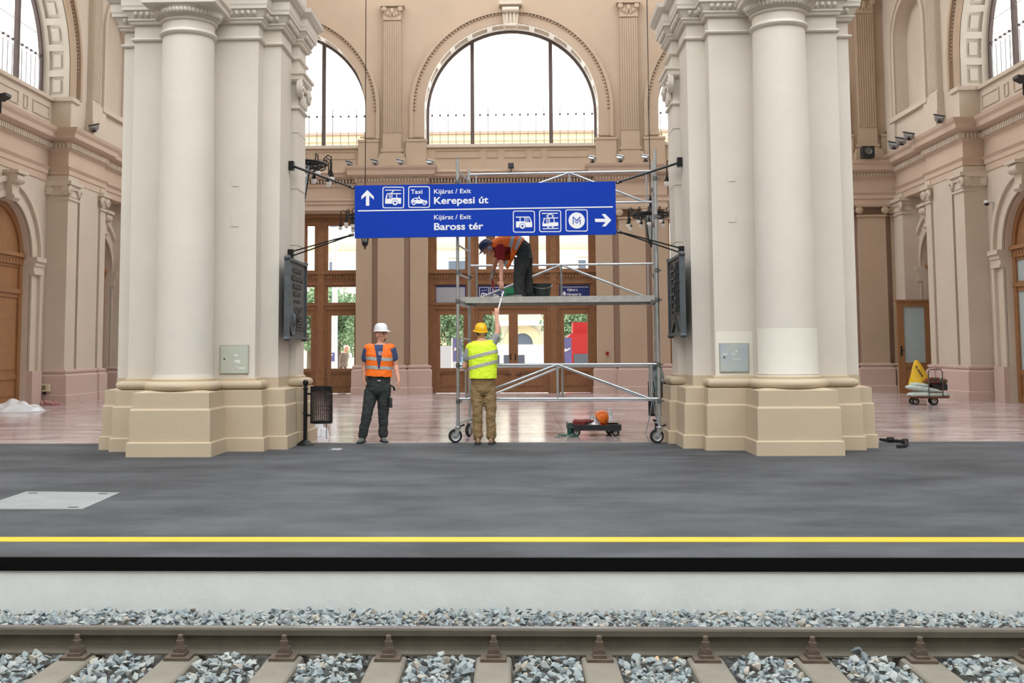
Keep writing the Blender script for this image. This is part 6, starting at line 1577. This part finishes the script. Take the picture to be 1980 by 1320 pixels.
def figure(nm_label, P, sv, fv, hf, hu, trousers, shirt, vest_m, sleeve_to, vcut, stripes, shoes=None, z0=0, hands=(), tw=None, vest_z=None, secs=None, extra_parts=None, vneck=None):
    root = empty('person', (P['pelvis'].x, P['pelvis'].y, z0), label=nm_label, cat='person')
    secs = secs or torso_secs(P['pelvis'], P['waist'], P['chest'], P['neck'], sv, fv, **(tw or {}))
    b = MB(); loft(b, secs); head(b, P['head'], hf, hu)
    limb(b, [P['neck']-Vector(hu).normalized()*.02, P['head']-Vector(hu).normalized()*.05], [.06, .056])
    for s in 'LR':
        limb(b, [P['sh'+s], P['el'+s], P['wr'+s]], [.056, .042, .029]); limb(b, [P['el'+s], P['el'+s].lerp(P['wr'+s], .3)], [.042, .045])
        limb(b, [P['hip'+s], P['kn'+s], P['an'+s]], [.088, .058, .042]); 
        d, pn, th, cu = P['hand'+s]; hand(b, P['wr'+s], d, pn, th, cu)
    finish(bake(b, .0075, 1), 'body', M_SKIN, root)
    # trousers
    dn = (P['pelvis']-P['waist']).normalized()
    t = MB(); loft(t, [(P['pelvis']+dn*.13, sv, fv, .10, .085), (P['pelvis']+dn*.06, sv, fv, secs[0][3]*.97, secs[0][4])]+[(c, a, f_, w_, d) for (c, a, f_, w_, d) in secs[:3]], extra=.014)
    for s in 'LR':
        kn, an, hp = P['kn'+s], P['an'+s], P['hip'+s]
        limb(t, [hp+(hp-kn).normalized()*.05, hp, hp.lerp(kn, .5), kn, kn.lerp(an, .5), an+(kn-an).normalized()*.03], [.10, .108, .098, .083, .078, .080])
    limb(t, [P['pelvis']+Vector((0, 0, 0))-(P['waist']-P['pelvis']).normalized()*.03]*2, [.1, .1])
    tr = finish(bake(t, .012, 5, (.012, 11)), 'trousers', trousers, root)
    # cargo pockets
    # shirt
    s_ = MB(); loft(s_, [(P['pelvis'].lerp(P['waist'], .85), sv, fv, secs[2][3], secs[2][4])]+secs[2:-1], extra=.012)
    for s in 'LR':
        e = P['sh'+s].lerp(P['el'+s], sleeve_to); limb(s_, [P['chest'].lerp(P['sh'+s], .6)+(P['neck']-P['chest'])*.3, P['sh'+s], P['sh'+s].lerp(e, .6), e], [.07, .072, .070, .068])
    finish(bake(s_, .011, 2, (.007, 12)), 'shirt', shirt, root)
    # vest
    v_ = MB(); loft(v_, [(P['pelvis'].lerp(P['waist'], vcut-.25), sv, fv, secs[1][3]+.012, secs[1][4]+.01), (P['pelvis'].lerp(P['waist'], vcut), sv, fv, secs[1][3]+.012, secs[1][4]+.01)]+[(c, a, f_, w_, d) for (c, a, f_, w_, d) in secs[2:-1]], extra=.032)
    for s in 'LR':
        limb(v_, [P['chest'].lerp(P['sh'+s], .3)+(P['neck']-P['chest'])*.35, P['chest'].lerp(P['sh'+s], .88)+(P['neck']-P['chest'])*.22], [.075, .078])
    me = bake(v_, .010, 3, (.006, 9))
    ax = (P['neck']-P['pelvis']).normalized(); o0 = P['pelvis']
    L = (P['neck']-P['pelvis']).length
    def coord(p): r = p-o0; return (r.dot(sv), r.dot(fv), r.dot(ax)/L)
    lo = (P['pelvis'].lerp(P['waist'], vcut)-o0).dot(ax)/L
    def keep(p):
        x, y, z = coord(p)
        if z < lo: return False
        if z > 1.0: return False
        if vneck and y > 0 and z > vneck and abs(x) < .008+(z-vneck)*.115: return False
        if not vneck and z > .97: return False
        return True
    vo = finish(cut(me, keep), 'safety_vest', vest_m, root)
    base = wloc(root)
    sm = M_REFL
    for (a, b_) in stripes:
        def kb(p, a=a, b_=b_):
            x, y, z = coord(p); zz = z+P.get('tilt', 0)*x; return a < zz < b_
        band(vo.data, kb, .004, 'reflective_stripe', sm, vo)
    for s, f_ in (('L', shoes), ('R', shoes)):
        if shoes: shoe(P['an'+s], P['toe'+s], shoes, root, P.get('z'+s, z0))
    return root, vo, coord
def rig(v): return Vector(v).normalized()
# ---- standing man, white helmet
Y1 = 17.15
sv = rig((.97, .20, 0)); fv = rig((.20, -.97, 0))     # sv: towards the right of the picture, fv: front
P = dict(pelvis=J(731, 747, Y1), waist=J(733, 715, Y1), chest=J(735, 684, Y1), neck=J(736, 663, Y1), head=J(737, 647, Y1-.01),
         shL=J(710, 677, Y1+.02), shR=J(758, 676, Y1-.02), elL=J(704, 708, Y1+.06), elR=J(765, 706, Y1+.02), wrL=J(705, 736, Y1), wrR=J(771, 735, Y1-.06),
         hipL=J(718, 755, Y1), hipR=J(743, 753, Y1), knL=J(710, 800, Y1-.05), knR=J(741, 800, Y1+.05), anL=J(701, 843, Y1-.02), anR=J(741, 842, Y1+.12),
         toeL=(-.15, -1, 0), toeR=(.35, -1, 0),
         handL=((.12, -.15, -1), (1, .1, 0), (0, -1, 0), .25), handR=((.05, -.2, -1), (-1, 0, 0), (-.1, -1, 0), .35))
m1, v1, co1 = figure('man in white helmet, orange vest and dark trousers standing left of the scaffold', P, sv, fv, (.78, -.62, -.02), (0, 0, 1), M_DKT, mat('navy_tshirt', (58, 74, 112), .9), M_HVO, .52, .62, ((.40, .475), (.60, .675)), mat('grey_work_shoe', (92, 98, 92), .7), vneck=.40, tw=dict(w_=(.175, .168, .20, .06), d_=(.125, .135, .135, .06)))
helmet(J(736.5, 641, Y1-.01), (.8, -.6, .03), (0, 0, 1), mat('white_helmet', (236, 238, 240), .3), m1, lab='white safety helmet')
# face details, belt, shirt print
hc, hf_ = P['head'], rig((.78, -.62, -.02)); hs_ = hf_.cross(Z_)
e = MB()
for k in (-1, 1): e.sphere(hc+hf_*.083+hs_*.030*k+Z_*.012, .011, 8, sc=(1, 1, .6))
e2 = MB().tube(hc+hf_*.075+hs_*.055+Z_*.034, hc+hf_*.095+Z_*.036, .008, .008, 6).tube(hc+hf_*.075-hs_*.055+Z_*.034, hc+hf_*.095+Z_*.036, .008, .008, 6); e2.build('eyebrows', mat('brow_brown', (84, 60, 48), .9), m1)
e.build('eyes', mat('dark_eye', (46, 34, 30), .3), m1)
MB().sphere(hc+hf_*.098-Z_*.058, .02, 8, sc=(1, 1, .35)).build('mouth', mat('lips', (150, 80, 76), .5), m1)
MB().sphere(hc+hf_*.085-Z_*.085, .017, 8, sc=(1, .9, .9)).build('goatee', mat('dark_hair', (74, 58, 48), .9), m1)
pr_ = MB(); c_ = P['chest']+fv*.152
pr_.fbox(lambda a, b, c: tuple(c_+sv*a+Z_*c+fv*b), -.035, .035, -.02, .006, -.02, .035); pr_.build('shirt_print', mat('print_light', (226, 210, 212), .8), m1)
pr_ = MB()
for (a, z, w_, h_) in ((-.03, .02, .06, .008), (-.008, -.01, .012, .025), (-.03, -.012, .012, .012), (.02, -.01, .01, .015)): pr_.fbox(lambda a_, b, c: tuple(c_+sv*a_+Z_*c+fv*b), a, a+w_, 0, .009, z, z+h_)
pr_.build('print_mark', mat('print_dark', (120, 30, 50), .8), m1)
bl = P['pelvis'].lerp(P['waist'], .55)
MB().fbox(lambda a, b, c: tuple(bl+sv*a+Z_*c+fv*b), -.03, .02, .14, .155, -.06, -.035).build('belt_buckle', M_STEEL, m1)
def pocket(c, sv_, fv_, w_, h_, d_, root): 
    mb = MB(); mb.fbox(lambda a, b, cc: tuple(Vector(c)+sv_*a+Z_*cc+fv_*b), -w_/2, w_/2, -d_/2, d_/2, -h_/2, h_/2)
    me = bake(mb, .012, 3, (.005, 14)); finish(me, 'cargo_pocket', M_DKT, root)
pocket(J(755, 778, Y1), sv, fv, .05, .16, .14, m1); pocket(J(706, 780, Y1), sv, fv, .05, .15, .14, m1)
kp = J(756, 745, Y1-.02); MB().tube(kp, kp+Vector((.05, -.02, -.03)), .014).tube(kp+Vector((.05, -.02, -.03)), kp+Vector((.055, -.02, -.08)), .017).build('tool_on_belt', M_BLACK, m1)

# ---- man seen from behind, yellow helmet, arm raised
Y2 = 16.8
sv = rig((.99, -.1, 0)); fv = rig((.1, .99, 0))
P = dict(pelvis=J(934, 747, Y2), waist=J(934, 712, Y2), chest=J(933, 680, Y2), neck=J(932, 655, Y2), head=J(930, 644, Y2),
         shL=J(907, 678, Y2+.02), shR=J(953, 662, Y2), elL=J(898, 709, Y2+.05), elR=J(963, 640, Y2+.03), wrL=J(915, 706, Y2+.17), wrR=J(960, 612, Y2+.08),
         hipL=J(922, 754, Y2), hipR=J(946, 754, Y2), knL=J(923, 798, Y2-.03), knR=J(949, 798, Y2-.02), anL=J(924, 846, Y2), anR=J(950, 846, Y2),
         toeL=(-.05, 1, 0), toeR=(.12, 1, 0), tilt=-.32,
         handL=((.6, .6, .3), (.3, .5, -1), (0, 0, 1), .5), handR=((.08, .05, 1), (-.2, .9, 0), (-1, 0, 0), .9))
m2, v2, co2 = figure('man in yellow helmet and lime vest seen from behind, reaching up to the deck', P, sv, fv, (-.35, .93, .18), (0.05, -.2, 1), mat('khaki_trousers', (138, 114, 78), .9, var=.08, vscale=7), mat('grey_tshirt', (146, 146, 148), .9), M_HVY, .5, .45, ((.415, .485), (.63, .70)), mat('tan_shoe', (146, 120, 96), .8), tw=dict(w_=(.17, .185, .205, .06), d_=(.125, .13, .13, .06)))
helmet(J(930, 641, Y2), (-.35, .92, .2), (0.02, -.22, 1), mat('yellow_helmet', (246, 190, 24), .35), m2, lab='yellow safety helmet')
MB().lathe([(.082, -.03), (.088, .0), (.084, .03)], P['head']-Z_*.01, 16, caps=False).build('hair', mat('short_brown_hair', (96, 76, 62), .9), m2)
# the strip passed from hand to hand
a = J(962, 603, Y2+.15); b = J(973.5, 563, 17.15)
st_ = MB().tube(a-(b-a)*.06, b, .011, .011, 6); put(st_.build('white_strip', mat('white_plastic_strip', (232, 234, 236), .4), None, origin=a), label='slim white strip passed from the lower man to the upper man', cat='strip')

# ---- man bending on the deck
Y3 = 17.55; zd = zt_deck = 2.262
sv3 = rig((.15, 1, 0))      # body seen from its right side, facing left; sv3 points away from the viewer
def B(px, py, dy=0): return J(px, py, Y3+dy)
pel, wst, cst, nk = B(1012, 484), B(1001, 470), B(973, 472), B(955, 477)
ax3 = rig(nk-pel); dwn = rig((-.25, 0, -1))
secs = [(B(1013, 497), sv3, rig((-1, 0, .15)), .15, .115), (B(1012, 482), sv3, rig((-.8, 0, -.6)), .165, .13), (B(998, 472), sv3, rig((-.3, 0, -1)), .16, .13), (B(985, 471), sv3, rig((-.1, 0, -1)), .172, .135), (B(972, 474), sv3, rig((.0, 0, -1)), .185, .13), (B(961, 477), sv3, rig((.1, 0, -1)), .17, .11), (B(955, 478), sv3, rig((.2, 0, -1)), .10, .075), (B(951, 479), sv3, rig((.2, 0, -1)), .06, .06)]
P = dict(pelvis=B(1013, 492), waist=B(999, 472), chest=B(972, 475), neck=B(954, 478), head=B(944, 480, -.03),
         shL=B(968, 483, -.17), shR=B(967, 480, .17), elL=B(969, 512, -.20), elR=B(958, 508, .12), wrL=B(969, 541, -.24), wrR=B(953, 527, .06),
         hipL=B(1012, 500, -.10), hipR=B(1016, 496, .10), knL=B(1003, 532, -.10), knR=B(1019, 530, .12), anL=B(1004, 568, -.06), anR=B(1022, 567, .14),
         toeL=(-1, -.1, 0), toeR=(-1, .1, 0),
         handL=((.05, -.05, -1), (.0, 1, 0), (-1, 0, 0), .5), handR=((-.35, -.1, -1), (1, 0, 0), (0, -1, 0), .4))
root3 = empty('person', (P['pelvis'].x, Y3, zd), label='man in dark blue helmet and orange vest bending down on the scaffold deck', cat='person')
b = MB(); loft(b, secs); hf3 = rig((-.72, -.25, -.62)); hu3 = rig((-.72, 0, .75)); head(b, P['head'], hf3, hu3)
limb(b, [B(957, 477), P['head']], [.06, .058])
for s in 'LR':
    limb(b, [P['sh'+s], P['el'+s], P['wr'+s]], [.056, .042, .029]); limb(b, [P['hip'+s], P['kn'+s], P['an'+s]], [.088, .058, .042]); d, pn, th, cu = P['hand'+s]; hand(b, P['wr'+s], d, pn, th, cu)
finish(bake(b, .0075, 1), 'body', M_SKIN, root3)
t = MB(); loft(t, secs[:3], extra=.016)
for s in 'LR':
    kn, an, hp = P['kn'+s], P['an'+s], P['hip'+s]; limb(t, [hp, hp.lerp(kn, .5), kn, kn.lerp(an, .5), an+(kn-an).normalized()*.02], [.115, .105, .09, .086, .09])
finish(bake(t, .012, 2, (.012, 11)), 'trousers', M_DKT, root3)
s_ = MB(); loft(s_, secs[2:-1], extra=.014)
M_MAR = mat('maroon_tshirt', (140, 28, 36), .9)
for s in 'LR':
    e_ = P['sh'+s].lerp(P['el'+s], .5); limb(s_, [P['sh'+s]+Vector((0, 0, .04)), P['sh'+s], e_], [.078, .078, .072])
finish(bake(s_, .011, 2, (.007, 12)), 'shirt', M_MAR, root3)
v_ = MB(); loft(v_, [(c, a_, f_, w_, d) for (c, a_, f_, w_, d) in secs[1:-1]], extra=.034)
# the vest hangs down in front
loft(v_, [(B(990, 476), sv3, rig((-1, 0, 0)), .17, .17), (B(987, 497), sv3, rig((-1, 0, 0)), .16, .15), (B(984, 512), sv3, rig((-1, 0, 0)), .14, .07), (B(985, 521), sv3, rig((-1, 0, 0)), .10, .03)], n=20, extra=0)
me = bake(v_, .010, 3, (.006, 9))
# armhole: vest is cut away round the sleeve
def keep3(p):
    q = p-P['shL']
    if p.y < Y3-.1 and -.13 < q.x < .16 and q.z < .045 and q.z > -.17: return False
    lim = B(1016, 472).x-.0
    return (p.x < lim-(B(1000, 458).z-p.z)*.55)
vo = finish(cut(me, keep3), 'safety_vest', M_HVO, root3)
za = B(990, 460).z
def k1(p): c_ = B(992, 458).x-(za-p.z)*.28; return c_-.03 < p.x < c_+.03
def k2(p): c_ = B(1007, 458).x-(za-p.z)*.42; return c_-.028 < p.x < c_+.028 and p.z > za-.20
band(vo.data, k1, .004, 'reflective_stripe', M_REFL, vo); band(vo.data, k2, .004, 'reflective_stripe', M_REFL, vo)
for s in 'LR': shoe(P['an'+s], P['toe'+s], mat('black_shoe', (32, 32, 34), .7), root3, zd)
helmet(P['head']+hu3*.025, hf3, hu3, mat('navy_helmet', (34, 42, 82), .35), root3, lab='dark blue safety helmet', brim=.05)
m = MB().lathe([(.001, -.02), (.03, -.015), (.036, .01), (.001, .02)], P['head']+Vector((.03, -.10, -.01)), 12, ax=(0, -1, 0)); m.build('ear_defender', mat('ear_defender_grey', (150, 152, 156), .5), root3)
me_ = P['wrR']; gl = MB(); hand(gl, P['wrR'], *P['handR'], s=1.35); gl.tube(P['wrR'].lerp(P['elR'], .25), P['wrR'], .04, .035)
finish(bake(gl, .009, 1), 'work_glove', mat('grey_glove', (150, 140, 130), .9), root3)
p = P['wrR']+Vector((-.03, -.02, -.13)); put(MB().tube(p, p+Vector((.04, 0, -.10)), .035, .03).tube(p+Vector((.04, 0, -.10)), p+Vector((.06, 0, -.16)), .008).build('hand_tool', mat('tool_red', (140, 30, 34), .5), None, smooth=True, origin=p), label='small dark red tool held in the gloved hand of the bending man', cat='tool')
pocket(B(1002, 505, -.14), rig((1, 0, 0)), sv3, .13, .14, .05, root3)

# ---- passer-by outside
Y4 = 42.0
sv = rig((.3, .95, 0)); fv = rig((.95, -.3, 0)); g_ = -.1
def D4(px, z, dy=0): return Vector((at(px, 690, Y4).x, Y4+dy, g_+z))
P = dict(pelvis=D4(664, .92), waist=D4(664, 1.08), chest=D4(665, 1.32), neck=D4(667, 1.48), head=D4(669, 1.63), shL=D4(664, 1.40, -.17), shR=D4(666, 1.40, .17), elL=D4(661, 1.12, -.2), elR=D4(663, 1.12, .2),
         wrL=D4(665, .9, -.2), wrR=D4(666, .9, .2), hipL=D4(664, .88, -.09), hipR=D4(664, .88, .09), knL=D4(667, .48, -.09), knR=D4(662, .48, .09), anL=D4(665, .08, -.09), anR=D4(657, .09, .09), toeL=(1, 0, 0), toeR=(1, 0, 0),
         handL=((0, 0, -1), (0, 1, 0), (1, 0, 0), .3), handR=((0, 0, -1), (0, -1, 0), (1, 0, 0), .3))
M_CK = mat('checked_brown_jacket', (112, 98, 88), .9, var=.3, vscale=30)
r4 = empty('person', P['pelvis']-Vector((0, 0, .92)), label='grey-haired person in a brown jacket walking outside the left doors', cat='person')
b = MB(); loft(b, torso_secs(P['pelvis'], P['waist'], P['chest'], P['neck'], sv, fv)); head(b, P['head'], (.9, -.3, 0), (0, 0, 1)); limb(b, [P['neck'], P['head']], [.055, .055])
for s in 'LR':
    limb(b, [P['sh'+s], P['el'+s], P['wr'+s]], [.056, .042, .029]); limb(b, [P['hip'+s], P['kn'+s], P['an'+s]], [.088, .058, .042]); hand(b, P['wr'+s], *P['hand'+s])
finish(bake(b, .012, 1), 'body', M_SKIN, r4)
t = MB(); loft(t, torso_secs(P['pelvis'], P['waist'], P['chest'], P['neck'], sv, fv)[:-1], extra=.03)
for s in 'LR': limb(t, [P['sh'+s], P['el'+s], P['wr'+s].lerp(P['el'+s], .2)], [.075, .066, .058])
finish(bake(t, .016, 1, (.008, 9)), 'jacket', M_CK, r4)
t = MB()
for s in 'LR': limb(t, [P['hip'+s], P['kn'+s], P['an'+s]], [.105, .085, .075])
finish(bake(t, .016, 1), 'trousers', M_DKT, r4)
MB().sphere(P['head']+Vector((-.01, 0, .04)), .088, 12, sc=(1.05, .9, .9)).build('hair', mat('white_hair', (226, 224, 220), .9), r4, smooth='all')
for s in 'LR': shoe(P['an'+s], P['toe'+s], M_RUB, r4, g_)
